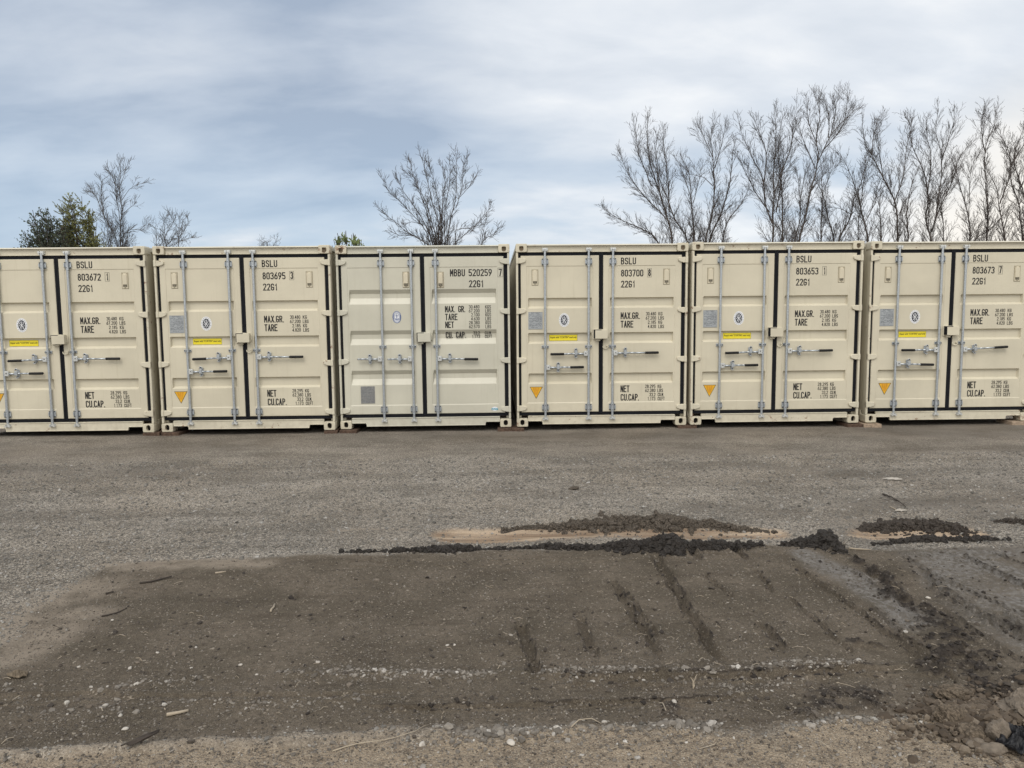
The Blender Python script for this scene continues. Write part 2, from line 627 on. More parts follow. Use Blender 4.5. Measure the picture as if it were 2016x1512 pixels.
RUTS = [  # path, half width, depth
    (gl((1022, 1225), (1036, 1262), (1048, 1300), (1055, 1332)), 0.040, 0.034),
    (gl((1140, 1210), (1158, 1255), (1176, 1300)), 0.036, 0.022),
    (gl((1200, 1138), (1235, 1190), (1270, 1245), (1308, 1305)), 0.034, 0.026),
    (gl((1285, 1086), (1322, 1150), (1362, 1215), (1408, 1290), (1445, 1310)), 0.045, 0.036),
    (gl((1358, 1080), (1378, 1102)), 0.045, 0.030),
    (gl((1440, 1078), (1470, 1102)), 0.045, 0.030),
    (gl((1495, 1228), (1520, 1256), (1548, 1282)), 0.036, 0.024),
    (gl((1545, 1105), (1640, 1170), (1720, 1230), (1800, 1290), (1850, 1340)), 0.032, 0.022),
    (gl((1690, 1120), (1760, 1160), (1800, 1215)), 0.045, 0.020),
    (gl((1800, 1120), (1880, 1180), (1960, 1230), (2050, 1280)), 0.050, 0.030),
    (gl((1880, 1090), (1960, 1130), (2060, 1180)), 0.050, 0.026),
    (gl((2016, 1085), (2120, 1130), (2300, 1200)), 0.055, 0.026),
    (gl((1960, 1200), (2060, 1270), (2200, 1340)), 0.050, 0.026),
    (gl((1478, 1118), (1500, 1140), (1525, 1168)), 0.024, 0.018),
    (gl((1385, 1128), (1420, 1160), (1450, 1185)), 0.022, 0.016),
    (gl((1545, 1170), (1620, 1235), (1690, 1300)), 0.022, 0.016),
    (gl((1700, 1185), (1780, 1255), (1850, 1320), (1900, 1360)), 0.026, 0.020),
    (gl((1765, 1088), (1850, 1140), (1960, 1190), (2080, 1240)), 0.026, 0.020),
    (gl((1935, 1085), (2020, 1115), (2150, 1160)), 0.026, 0.020),
    (gl((1840, 1190), (1920, 1245), (2010, 1300), (2100, 1350)), 0.028, 0.022),
    (gl((1640, 1110), (1700, 1140), (1760, 1185)), 0.020, 0.016),
    (gl((1310, 1130), (1345, 1195), (1385, 1262), (1410, 1290)), 0.018, 0.016),
    (gl((1225, 1150), (1262, 1205), (1300, 1262)), 0.018, 0.016),
    (gl((700, 1395), (950, 1390), (1250, 1384), (1500, 1375)), 0.030, 0.016),
    (gl((1050, 1338), (1250, 1338), (1500, 1334), (1700, 1322), (1820, 1318)), 0.055, 0.022),
    (gl((585, 1180), (605, 1150), (620, 1135)), 0.035, 0.012),
    (gl((-100, 1385), (150, 1372), (400, 1375), (650, 1372), (850, 1362)), 0.045, 0.010),
]
TANS = [(gl((900, 1052), (1000, 1049), (1150, 1046), (1300, 1045), (1450, 1046), (1525, 1050)), 0.22),
        (gl((1712, 1048), (1800, 1045), (1900, 1048)), 0.20)]
PINKS = [(gl((200, 1114), (300, 1110), (480, 1104)), 0.07), (gl((20, 1245), (60, 1222), (110, 1185), (170, 1160)), 0.20), (gl((-60, 1330), (40, 1280), (160, 1215)), 0.16), (gl((240, 1122), (380, 1118), (520, 1112)), 0.10),
         (gl((660, 1046), (800, 1046)), 0.03)]
LAVENDER = [(gl((1590, 1095), (1680, 1145), (1750, 1195), (1790, 1225)), 0.17), (gl((1880, 1100), (1960, 1125), (2060, 1160)), .10), (gl((1990, 1120), (2100, 1170)), .08)]
PEBBLE_LINES = [(gl((560, 1325), (760, 1330), (950, 1328), (1100, 1322), (1300, 1322), (1500, 1316), (1700, 1310)), 0.045, 1.0),
                (gl((0, 1352), (150, 1358), (260, 1350), (420, 1338)), 0.05, 0.55),
                (gl((60, 1400), (200, 1396), (320, 1388), (500, 1390), (700, 1380)), 0.05, 0.6),
                (gl((880, 1447), (1000, 1446), (1100, 1440), (1250, 1434), (1420, 1430)), 0.035, 2.6),
                (gl((1400, 1345), (1500, 1352), (1580, 1348)), 0.05, 0.9),
                (gl((1560, 1430), (1700, 1425), (1830, 1418)), 0.035, 1.0)]
FINES = [(gl((-200, 925), (200, 925), (420, 928)), .35, .8), (gl((1500, 915), (1760, 938)), .3, .6), (gl((1700, 988), (1850, 980), (2200, 975)), .34, 1.0),
         (gl((1370, 997), (1560, 1002)), .12, .8), (gl((500, 905), (900, 890)), .3, .6), (gl((1100, 900), (1500, 880), (1900, 880)), .35, .5), (gl((800, 975), (840, 974)), .08, .6),
         (gl((640, 905), (720, 905)), .2, .7), (gl((-200, 1010), (150, 1010)), .2, .4), (gl((1660, 1010), (1690, 1060), (1760, 1075)), .2, .7), (gl((1960, 1010), (2200, 1040)), .3, .7)]
LIP = gl((-60, 1482), (60, 1474), (200, 1468), (330, 1464), (440, 1456), (520, 1462), (640, 1450), (720, 1446), (800, 1444), (900, 1442))


def ground_fields(x, y):
    wx = x + fbm(x, y, 0.5, 4, 5) * 0.11
    wy = y + fbm(x, y, 0.5, 4, 6) * 0.11
    near = (np.abs(x) < 11) & (y > -12.5) & (y < 3)
    f = {}
    d, _ = seg_dist(wx, wy, SOIL + SOIL[:1])
    sd = np.where(in_poly(wx, wy, SOIL), d, -d)
    f['soil'] = np.where(near, sstep(-0.05, 0.07, sd), 0)
    d, _ = seg_dist(wx, wy, FORE + FORE[:1])
    sd = np.where(in_poly(wx, wy, FORE), d, -d)
    sd = sd + fbm(x, y, 0.12, 3, 55) * 0.05
    f['fore'] = np.where(near, sstep(-0.06, 0.07, sd), 0)
    d, _ = seg_dist(wx, wy, DRYRIGHT + DRYRIGHT[:1])
    sd = np.where(in_poly(wx, wy, DRYRIGHT), d, -d)
    dry = np.where(near, sstep(-0.1, 0.15, sd), 0) * (0.45 + 0.9 * np.clip(fbm(x, y, 0.35, 4, 31) + 0.3, 0, 1))
    for p, w in LAVENDER:
        d, t = seg_dist(wx, wy, p)
        dry = np.maximum(dry, sstep(w, w * 0.3, d) * 1.0)
    f['dry'] = np.clip(dry, 0, 1)
    tan = np.zeros_like(x)
    dep = np.zeros_like(x)
    for p, w in TANS:
        d, t = seg_dist(wx, wy, p)
        k = sstep(w, w * 0.55, d)
        tan = np.maximum(tan, k)
        dep -= 0.03 * sstep(w * 1.2, w * 0.2, d)
    pink = np.zeros_like(x)
    for p, w in PINKS:
        d, t = seg_dist(wx, wy, p)
        pink = np.maximum(pink, sstep(w * 1.5, w * 0.3, d))
    f['tan'], f['pink'] = tan, pink
    d, t = seg_dist(wx, wy, WETBAND)
    w = 0.045 + 0.20 * np.clip(t, 0, 1) ** 1.2
    wet = sstep(w * 1.35, w * 0.3, d) * (.30 + .70 * sstep(-0.16, 0.20, fbm(x * .8 + y * .6, y * .8 - x * .6, 0.075, 4, 41, .62)))
    for p, w in ((gl((1740, 1250), (1800, 1290), (1870, 1350)), 0.07), (gl((1855, 1160), (1930, 1215), (1990, 1250)), 0.05),
                 (gl((1300, 1320), (1310, 1345)), 0.03), (gl((1000, 1250), (1010, 1262)), 0.05), (gl((1310, 1385), (1330, 1420)), 0.06),
                 (gl((1560, 1385), (1700, 1380)), 0.1), (gl((1690, 1262), (1730, 1270)), 0.045)):
        d, t = seg_dist(wx, wy, p)
        wet = np.maximum(wet, sstep(w * 1.4, w * 0.3, d) * 0.75 * sstep(-0.3, 0.25, fbm(x, y, 0.10, 4, 43)))
    churn = wet.copy()
    h = fbm(x, y, 2.2, 3, 1) * 0.014 + fbm(x, y, 0.28, 4, 2) * 0.006
    h += f['soil'] * (fbm(x, y, 0.09, 4, 3) * 0.0055 + 0.006)
    h += f['fore'] * (fbm(x, y, 0.10, 4, 4) * 0.012 + 0.006)
    h += f['dry'] * (fbm(x, y, 0.13, 4, 8) * 0.012)
    h += np.clip(wet, 0, 1) * (0.010 + np.abs(fbm(x, y, 0.11, 4, 9)) * 0.055)
    h += dep
    rutdark = np.zeros_like(x)
    for p, w, dd in RUTS:
        w = w * .74
        d, t = seg_dist(x + fbm(x, y, 0.12, 3, 12) * 0.018, y + fbm(x, y, 0.12, 3, 13) * 0.018, p)
        ends = sstep(0.0, 0.12, t) * sstep(1.0, 0.85, t) * 0.85 + 0.15
        groove = -dd * sstep(w, w * 0.45, d)
        berm = dd * 0.8 * np.exp(-((d - w * 1.3) / (w * 0.34)) ** 2) * (0.55 + 0.9 * fbm(x, y, 0.06, 3, 14))
        h += (groove + berm) * ends
        rutdark = np.maximum(rutdark, (0 if dd < .015 else 1) * np.exp(-((d - w * 1.10) / (w * 0.20)) ** 2) * ends * (0.45 + 0.55 * sstep(-0.25, 0.2, fbm(x, y, 0.07, 3, 15))))
        rutdark = np.maximum(rutdark, (0 if dd < .015 else 0.10) * sstep(w, w * 0.7, d) * ends)
    f['wet'] = np.clip(np.maximum(wet, rutdark * 0.95), 0, 1)
    d, t = seg_dist(wx, wy, LIP)
    h += 0.022 * sstep(0.045, 0.005, d)
    f['pink'] = np.maximum(f['pink'], sstep(0.05, 0.015, d) * 0.9)
    # tyre lugs pressed into the soil in a shallow row
    d, t = seg_dist(x, y, gl((700, 1112), (1000, 1108), (1300, 1098), (1560, 1092)))
    wave = np.abs(d - 0.05 - 0.025 * np.sin(t * 95))
    h -= 0.007 * sstep(0.016, 0.004, wave) * sstep(0.16, 0.10, d)
    peb = np.zeros_like(x)
    for p, w, k in PEBBLE_LINES:
        d, t = seg_dist(wx, wy, p)
        g = np.exp(-(d / w) ** 2)
        peb = np.maximum(peb, g * k)
        h += 0.012 * g * min(k, 1)
    f['peb'] = peb
    fin_shade = sstep(-3.2, -0.6, y) * 0.75  # darker toward the container row, fines and its shade in one mask
    for p, w, k in FINES:
        d, t = seg_dist(wx, wy, p)
        fin_shade = np.maximum(fin_shade, k * np.exp(-(d / w) ** 2))
    f['fines'] = np.where(near, fin_shade, 0)
    far = sstep(14, 11, np.abs(x)) * sstep(4, 2, y)
    f['h'] = np.where(near, h, 0) * far
    return f


GF = ground_fields(XX, YY)
ny, nx = XX.shape
V = np.stack([XX, YY, GF['h']], -1).reshape(-1, 3)
I = np.arange(ny * nx).reshape(ny, nx)
F = np.stack([I[:-1, :-1], I[:-1, 1:], I[1:, 1:], I[1:, :-1]], -1).reshape(-1, 4)


def ground_h(x, y):
    x, y = np.asarray(x, float), np.asarray(y, float)
    ix = np.clip(np.searchsorted(gx, x) - 1, 0, nx - 2)
    iy = np.clip(np.searchsorted(gy, y) - 1, 0, ny - 2)
    fx = (x - gx[ix]) / (gx[ix + 1] - gx[ix])
    fy = (y - gy[iy]) / (gy[iy + 1] - gy[iy])
    H = GF['h']
    return (H[iy, ix] * (1 - fx) + H[iy, ix + 1] * fx) * (1 - fy) + (H[iy + 1, ix] * (1 - fx) + H[iy + 1, ix + 1] * fx) * fy


def ground_field(name, x, y):
    ix = np.clip(np.searchsorted(gx, x), 0, nx - 1)
    iy = np.clip(np.searchsorted(gy, y), 0, ny - 1)
    return GF[name][iy, ix]


gm, n, b = principled('yard_ground', (0.1, 0.1, 0.1), 0.95, 0, 0.15)
pos = n.node('ShaderNodeNewGeometry').outputs['Position']
aA = n.node('ShaderNodeAttribute', attribute_name='soil_kind')
aB = n.node('ShaderNodeAttribute', attribute_name='soil_kind_more')
sA = n.node('ShaderNodeSeparateColor')
n.l.new(aA.outputs['Color'], sA.inputs[0])
sB = n.node('ShaderNodeSeparateColor')
n.l.new(aB.outputs['Color'], sB.inputs[0])
soil, tan, wet, dry = sA.outputs[0], sA.outputs[1], sA.outputs[2], aA.outputs['Alpha']
fore, pink = sB.outputs[0], sB.outputs[1]
# crushed stone
c1 = n.voronoi(pos, 100, 'Color')
c2 = n.voronoi(pos, 230, 'Color')
s1 = n.node('ShaderNodeSeparateColor')
n.l.new(c1, s1.inputs[0])
s2 = n.node('ShaderNodeSeparateColor')
n.l.new(c2, s2.inputs[0])
stone = n.math('ADD', n.math('MULTIPLY', s1.outputs[0], 0.55), n.math('MULTIPLY', s2.outputs[0], 0.45))
gr = n.node('ShaderNodeValToRGB')
e = gr.color_ramp.elements
for p_, c_ in ((0.18, (0.107, 0.096, 0.081)), (0.45, (0.238, 0.211, 0.180)), (0.68, (0.375, 0.337, 0.291)), (0.93, (0.649, 0.590, 0.517))):
    if p_ == 0.18:
        e[0].position, e[0].color = p_, (*c_, 1)
    elif p_ == 0.93:
        e[-1].position, e[-1].color = p_, (*c_, 1)
    else:
        x_ = e.new(p_)
        x_.color = (*c_, 1)
n.l.new(stone, gr.inputs[0])
gravel = gr.outputs[0]
mp = n.node('ShaderNodeMapping')
mp.inputs['Scale'].default_value = (0.16, 1.0, 1)
mp.inputs['Rotation'].default_value = (0, 0, R(-2))
n.l.new(pos, mp.inputs[0])
band = n.noise(mp.outputs[0], 1.3, 5, 0.6)
patch = n.noise(pos, 0.55, 5, 0.6)
fines = n.ramp(n.math('ADD', n.math('MULTIPLY', band, 0.7), n.math('MULTIPLY', patch, 0.3)), 0.40, 0.62)
sepP = n.node('ShaderNodeSeparateXYZ')
n.l.new(pos, sepP.inputs[0])
finesShade = aB.outputs['Alpha']         # fines of old wheel tracks; by the doors, shade put into the colour too
dust = n.mix(n.noise(pos, 25, 4, 0.7), (0.112, 0.098, 0.084), (0.211, 0.185, 0.157))
gravel = n.mix(n.math('ADD', n.math('MULTIPLY', finesShade, n.math('ADD', n.math('MULTIPLY', fines, 0.55), 0.35)), n.math('MULTIPLY', fines, 0.22)), gravel, dust)
mott = n.math('ADD', n.math('MULTIPLY', n.noise(mp.outputs[0], 2.6, 4, 0.6), 0.6), n.math('MULTIPLY', n.noise(pos, 1.7, 5, 0.62), 0.4))
gravel = n.mix(n.ramp(mott, 0.36, 0.64), n.mix(1.0, gravel, (0.70, 0.69, 0.67), 'MULTIPLY'), n.mix(1.0, gravel, (1.20, 1.20, 1.19), 'MULTIPLY'))
tint = n.noise(pos, 0.8, 3, 0.5)
gravel = n.mix(n.math('MULTIPLY', n.ramp(tint, 0.35, 0.7), 0.28), gravel, n.mix(1.0, gravel, (1.04, 0.95, 0.84), 'MULTIPLY'))
# brown soil
sn1 = n.noise(pos, 2.4, 6, 0.62)
sn2 = n.noise(pos, 28, 5, 0.65)
sn3 = n.noise(pos, 130, 3, 0.6)
soilc = n.mix(n.ramp(sn1, 0.34, 0.68), (0.124, 0.104, 0.079), (0.209, 0.174, 0.137))
soilc = n.mix(n.math('MULTIPLY', n.ramp(sn2, 0.38, 0.66), 0.60), soilc, (0.103, 0.083, 0.062))
soilc = n.mix(n.math('MULTIPLY', n.ramp(sn3, 0.50, 0.72), 0.55), soilc, (0.291, 0.255, 0.199))
soilc = n.mix(n.math('MULTIPLY', n.ramp(n.noise(pos, 330, 4, 0.7), 0.40, 0.64), 0.55), n.mix(1.0, soilc, (0.60, 0.59, 0.58), 'MULTIPLY'), n.mix(1.0, soilc, (1.38, 1.36, 1.33), 'MULTIPLY'))
soilc = n.mix(n.math('MULTIPLY', n.ramp(n.noise(mp.outputs[0], 7.5, 4, 0.6), 0.52, 0.66), 0.45), soilc, n.mix(1.0, soilc, (0.66, 0.64, 0.63), 'MULTIPLY'))
grit = n.math('MULTIPLY', n.ramp(s1.outputs[1], 0.90, 0.95), n.ramp(sn2, 0.45, 0.6))
soilc = n.mix(n.math('MULTIPLY', grit, 0.40), soilc, (0.602, 0.525, 0.428))
col = n.mix(soil, gravel, soilc)
# dried pale crust, reddish fringe, sand, tan foreground, wet streaks
dryc = n.mix(n.ramp(sn2, 0.35, 0.65), (0.128, 0.117, 0.105), (0.232, 0.215, 0.196))
col = n.mix(n.math('MULTIPLY', dry, n.ramp(sn2, 0.32, 0.58, 0.35, 0.95)), col, dryc)
pinkc = n.mix(sn2, (0.252, 0.208, 0.164), (0.378, 0.319, 0.252))
col = n.mix(n.math('MULTIPLY', pink, n.ramp(n.noise(pos, 5, 5, 0.65), 0.30, 0.62, 0.25, 0.75)), col, pinkc)
tanc = n.mix(n.ramp(n.noise(mp.outputs[0], 9, 5, 0.6), 0.35, 0.65), (0.266, 0.187, 0.125), (0.548, 0.421, 0.302))
col = n.mix(n.math('MULTIPLY', tan, n.ramp(n.noise(pos, 12, 5, 0.65), 0.28, 0.48, 0.35, 0.97)), col, tanc)
forec = n.mix(n.ramp(sn2, 0.32, 0.66), (0.164, 0.130, 0.097), (0.334, 0.268, 0.196))
forec = n.mix(n.math('MULTIPLY', n.ramp(n.noise(pos, 3.1, 4, 0.6), 0.42, 0.62), 0.6), forec, n.mix(sn3, (0.262, 0.209, 0.153), (0.433, 0.347, 0.252)))
forec = n.mix(n.math('MULTIPLY', n.ramp(s2.outputs[1], 0.82, 0.9), 0.6), forec, (0.498, 0.430, 0.339))
col = n.mix(n.math('MULTIPLY', fore, n.math('SUBTRACT', 1.0, n.math('MULTIPLY', pink, 0.75))), col, forec)
wetc = n.mix(n.ramp(sn2, 0.35, 0.65), (0.022, 0.018, 0.016), (0.056, 0.046, 0.038))
col = n.mix(n.math('MULTIPLY', n.ramp(wet, 0.08, 0.90), 0.92), col, wetc)
n.l.new(col, b.inputs['Base Color'])
n.l.new(n.ramp(wet, 0.3, 0.9, 0.95, 0.72), b.inputs['Roughness'])
bp = n.node('ShaderNodeBump')
bp.inputs['Strength'].default_value = 0.85
bp.inputs['Distance'].default_value = 0.014
dist1 = n.voronoi(pos, 100, 'Distance')
grain = n.noise(pos, 420, 3, 0.65)
hgt = n.math('ADD', n.math('MULTIPLY', n.math('SUBTRACT', 1.0, dist1), n.math('SUBTRACT', 1.0, n.math('MULTIPLY', soil, 0.75))), n.math('MULTIPLY', sn2, 1.2))
hgt = n.math('ADD', hgt, n.math('ADD', n.math('MULTIPLY', sn3, 0.9), n.math('MULTIPLY', grain, 0.35)))
n.l.new(hgt, bp.inputs['Height'])
n.l.new(bp.outputs[0], b.inputs['Normal'])

ground = mesh_np('ground', V, F, gm, True)
tag(ground, kind='structure')
for nm, ks in (('soil_kind', ('soil', 'tan', 'wet', 'dry')), ('soil_kind_more', ('fore', 'pink', 'peb', 'fines'))):
    at_ = ground.data.attributes.new(nm, 'FLOAT_COLOR', 'POINT')
    dat = np.stack([np.clip(GF[k], 0, 1).ravel() for k in ks], -1).astype(np.float32)
    at_.data.foreach_set('color', dat.ravel())
# ------------------------------------------------------------------ lettering: a condensed stroke alphabet cut as flat ribbons
def arc(cx, cy, rx, ry, a0, a1, n=6):
    return [(cx + rx * math.cos(R(a0 + (a1 - a0) * i / n)), cy + ry * math.sin(R(a0 + (a1 - a0) * i / n))) for i in range(n + 1)]


Q = 0.17
TOP = arc(.5, 1 - Q, .5, Q, 180, 0, 10)
TOPR = TOP[::-1]
BOT = arc(.5, Q, .5, Q, 0, -180, 10)
GLYPH = {
    'A': [[(0, 0), (.5, 1)], [(.5, 1), (1, 0)], [(.19, .30), (.81, .30)]],
    'B': [[(.0, 0), (0, 1), (.5, 1)] + arc(.52, .77, .42, .23, 90, -90, 8) + [(0, .54)], [(.5, .54)] + arc(.52, .27, .48, .27, 90, -90, 8) + [(0, 0)]],
    'C': [[(1, .74)] + TOPR + [(0, .5)] + BOT[::-1] + [(1, .26)]],
    'E': [[(1, 1), (0, 1), (0, 0), (1, 0)], [(0, .53), (.8, .53)]],
    'F': [[(1, 1), (0, 1), (0, 0)], [(0, .53), (.8, .53)]],
    'G': [[(1, .74)] + TOPR + [(0, .5)] + BOT[::-1] + [(1, .45), (.55, .45)]],
    'K': [[(0, 0), (0, 1)], [(1, 1), (.02, .40)], [(.32, .58), (1, 0)]],
    'L': [[(0, 1), (0, 0), (1, 0)]],
    'M': [[(0, 0), (0, 1)], [(1, 1), (1, 0)], [(0, 1), (.5, .38)], [(.5, .38), (1, 1)]],
    'N': [[(0, 0), (0, 1)], [(.02, 1), (.98, 0)], [(1, 0), (1, 1)]],
    'P': [[(0, 0), (0, 1), (.5, 1)] + arc(.5, .74, .5, .26, 90, -90, 8) + [(0, .48)]],
    'R': [[(0, 0), (0, 1), (.5, 1)] + arc(.5, .75, .5, .25, 90, -90, 8) + [(0, .5)], [(.5, .5), (1, 0)]],
    'S': [[(1, .76)] + TOPR + arc(.5, .76, .5, .24, 180, 265, 6) + arc(.5, .27, .5, .25, 88, 0, 6) + BOT + [(0, .24)]],
    'T': [[(0, 1), (1, 1)], [(.5, 1), (.5, 0)]],
    'U': [[(0, 1)] + BOT[::-1] + [(1, 1)]],
    'X': [[(0, 0), (1, 1)], [(0, 1), (1, 0)]],
    '0': [[(0, .5)] + TOP + BOT + [(0, .5)]],
    '1': [[(.25, .80), (.62, 1), (.62, 0)]],
    '2': [[(0, .77)] + TOP + [(1, .66), (0, .0), (1, 0)]],
    '3': [[(0, .80)] + TOP + arc(.5, .77, .5, .24, 0, -80, 5) + arc(.5, .28, .5, .25, 80, 0, 5) + BOT + [(0, .2)]],
    '4': [[(.75, 0), (.75, 1)], [(.75, 1), (0, .28)], [(0, .28), (1, .28)]],
    '5': [[(.95, 1), (.05, 1), (.0, .55)] + arc(.5, .34, .5, .24, 130, 0, 7) + BOT + [(0, .18)]],
    '6': [[(.75, 1), (.1, .50), (0, .3)] + BOT[::-1] + arc(.5, .34, .5, .24, 0, 165, 8)],
    '7': [[(0, 1), (1, 1)], [(1, 1), (.3, 0)]],
    '8': [arc(.5, .77, .44, .23, -90, 270, 14), arc(.5, .27, .5, .27, 90, 450, 14)],
    '9': [[(.25, 0), (.9, .50), (1, .7)] + arc(.5, 1 - Q, .5, Q, 0, 180, 8) + arc(.5, .66, .5, .24, 180, 345, 8)],
    '.': [[(.0, .0), (.0, .07)]],
}
NARROW = {'.': 0.0, '1': 0.8, 'I': 0.0}


def ribbon(mb, pts, t, y):
    """flat mitred ribbon in the XZ plane facing -Y"""
    p = []
    for q in pts:
        if not p or math.hypot(q[0] - p[-1][0], q[1] - p[-1][1]) > 1e-5:
            p.append(q)
    closed = len(p) > 3 and math.hypot(p[0][0] - p[-1][0], p[0][1] - p[-1][1]) < 1e-4
    m = len(p)
    if not closed:          # square ends on straight strokes
        for i, k in ((0, 1), (m - 1, m - 2)):
            dx, dz = p[i][0] - p[k][0], p[i][1] - p[k][1]
            l = math.hypot(dx, dz)
            if l > t * .9:
                p[i] = (p[i][0] + dx / l * t * .48, p[i][1] + dz / l * t * .48)
    L, Rr = [], []
    for i in range(m):
        a = p[i - 1] if i > 0 else (p[-2] if closed else None)
        c = p[i + 1] if i < m - 1 else (p[1] if closed else None)

        def nrm(u, w):
            dx, dz = w[0] - u[0], w[1] - u[1]
            l = math.hypot(dx, dz)
            return (-dz / l, dx / l)
        if a is None:
            nx_, nz_ = nrm(p[i], c)
            k = 1
        elif c is None:
            nx_, nz_ = nrm(a, p[i])
            k = 1
        else:
            n1, n2 = nrm(a, p[i]), nrm(p[i], c)
            sx, sz = n1[0] + n2[0], n1[1] + n2[1]
            l = math.hypot(sx, sz) or 1
            nx_, nz_ = sx / l, sz / l
            k = min(1 / max(0.35, nx_ * n1[0] + nz_ * n1[1]), 1.9)
        L.append((p[i][0] + nx_ * k * t / 2, y, p[i][1] + nz_ * k * t / 2))
        Rr.append((p[i][0] - nx_ * k * t / 2, y, p[i][1] - nz_ * k * t / 2))
    fs = [(i, m + i, m + i + 1, i + 1) for i in range(m - 1)]
    mb.add(L + Rr, fs)


def text_width(s, h, w, t, gap):
    x = 0
    for ch in s:
        x += (0.45 * h if ch == ' ' else w * h * NARROW.get(ch, 1) + t * h) + gap * h
    return x - gap * h


def letter(mb, s, x0, z0, h, width=None, y=0.0, w=0.33, t=0.150, align='l'):
    """write s with its cap height h; the strokes lie on the plane y, each a hair in front of the last"""
    gap = 0.075
    tw = text_width(s, h, w, t, gap)
    kx = 1.0 if width is None else width / tw
    x = x0 - (tw * kx if align == 'r' else 0)
    st = 0
    for ch in s:
        if ch == ' ':
            x += (0.45 + gap) * h * kx
            continue
        gw = w * NARROW.get(ch, 1) * h
        th = t * h
        for poly in GLYPH[ch]:
            pts = [(x + (th / 2 + px * gw) * kx, z0 + th / 2 + pz * (h - th)) for px, pz in poly]
            if ch == '.':
                pts = [(pts[0][0], z0), (pts[0][0], z0 + th * .88)]
            ribbon(mb, pts, th, y - 0.0002 * (st % 4))
            st += 1
        x += (gw + th + gap * h) * kx


def font_mesh(body, size, bold=0.0, shear=0.0):
    cu = bpy.data.curves.new('writing', 'FONT')
    cu.body = body
    cu.size = size
    cu.offset = bold
    cu.shear = shear
    cu.align_x = 'CENTER'
    cu.align_y = 'CENTER'
    o = bpy.data.objects.new('writing', cu)
    COL.objects.link(o)
    dg = bpy.context.evaluated_depsgraph_get()
    me = o.evaluated_get(dg).to_mesh()
    vs_ = [tuple(v.co) for v in me.vertices]
    fs = [tuple(p.vertices) for p in me.polygons]
    o.evaluated_get(dg).to_mesh_clear()
    bpy.data.objects.remove(o)
    bpy.data.curves.remove(cu)
    return vs_, fs


# ------------------------------------------------------------------ container survey: photograph of one front turned into metres
CW, CH, CL = 2.438, 2.591, 6.058


def homography(corners):
    A, rhs = [], []
    for (u, v), (X, Z) in zip(corners, ((0, CH), (CW, CH), (CW, 0), (0, 0))):
        A.append([u, v, 1, 0, 0, 0, -u * X, -v * X])
        A.append([0, 0, 0, u, v, 1, -u * Z, -v * Z])
        rhs += [X, Z]
    h = np.linalg.solve(np.array(A, float), np.array(rhs, float))
    return lambda u, v: ((h[0] * u + h[1] * v + h[2]) / (h[6] * u + h[7] * v + 1), (h[3] * u + h[4] * v + h[5]) / (h[6] * u + h[7] * v + 1))


M4 = homography(((96, 73), (1322, 63), (1296, 1357), (97, 1370)))      # the numbered 803700 front
M3 = homography(((70, 83), (1303, 72), (1322, 1364), (112, 1395)))     # the greyer 520259 front

Y_DOOR = 0.030       # door frame face behind the corner castings' face
Y_PANEL = 0.035
Z_SILL, Z_HEAD = 0.155, 2.472
DOORS = ((0.070, 1.176), (1.236, 2.350))


def casting_mb(right, top, front=True, deep=0.17):
    """corner fitting with its rounded hole in the face"""
    w, h = 0.160, 0.118
    mb = MB()
    N = 32
    cx, cz = 0.080, (0.054 if top else 0.062)
    rw, rh = 0.031, 0.041
    inner, outer = [], []
    for k in range(N):
        a = 2 * math.pi * (k + 0.5) / N
        ca, sa = math.cos(a), math.sin(a)
        # stadium
        r_ = rw
        zz = (rh - rw) * (1 if sa > 0 else -1)
        inner.append((cx + r_ * ca, cz + zz + r_ * sa))
        s = 1 / max(abs(ca) / (w / 2), abs(sa) / (h / 2))
        outer.append((min(max(w / 2 + ca * s, 0), w), min(max(h / 2 + sa * s, 0), h)))
    if top:       # flat-topped hole in the upper fittings
        inner = [(x, min(z, cz + 0.030)) for x, z in inner]
    yf = 0.0
    c = 0.006
    mid = [(c + (w - 2 * c) * x / w, c + (h - 2 * c) * z / h) for x, z in outer]
    vs_ = [(x, yf, z) for x, z in mid] + [(x, yf, z) for x, z in inner] + [(x, 0.05, z) for x, z in inner]
    vs_ += [(x, yf + c, z) for x, z in outer] + [(x, deep, z) for x, z in outer]
    fs = []
    for k in range(N):
        k2 = (k + 1) % N
        fs.append((k, k2, N + k2, N + k))
        fs.append((N + k, N + k2, 2 * N + k2, 2 * N + k))
        fs.append((3 * N + k, 3 * N + k2, k2, k))
        fs.append((4 * N + k, 4 * N + k2, 3 * N + k2, 3 * N + k))
    fs.append(tuple(range(5 * N - 1, 4 * N - 1, -1)))
    mb.add([(x if not right else w - x, y, z) for x, y, z in vs_], fs if not right else [f[::-1] for f in fs])
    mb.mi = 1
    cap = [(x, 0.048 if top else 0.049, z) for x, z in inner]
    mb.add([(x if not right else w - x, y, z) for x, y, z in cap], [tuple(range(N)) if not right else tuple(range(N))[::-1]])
    return mb


def shift(mb, dx, dy, dz, flip_y=None):
    if flip_y is not None:
        mb.v = [(x + dx, flip_y - y, z + dz) for x, y, z in mb.v]
        mb.f = [f[::-1] for f in mb.f]
    else:
        mb.v = [(x + dx, y + dy, z + dz) for x, y, z in mb.v]
    return mb


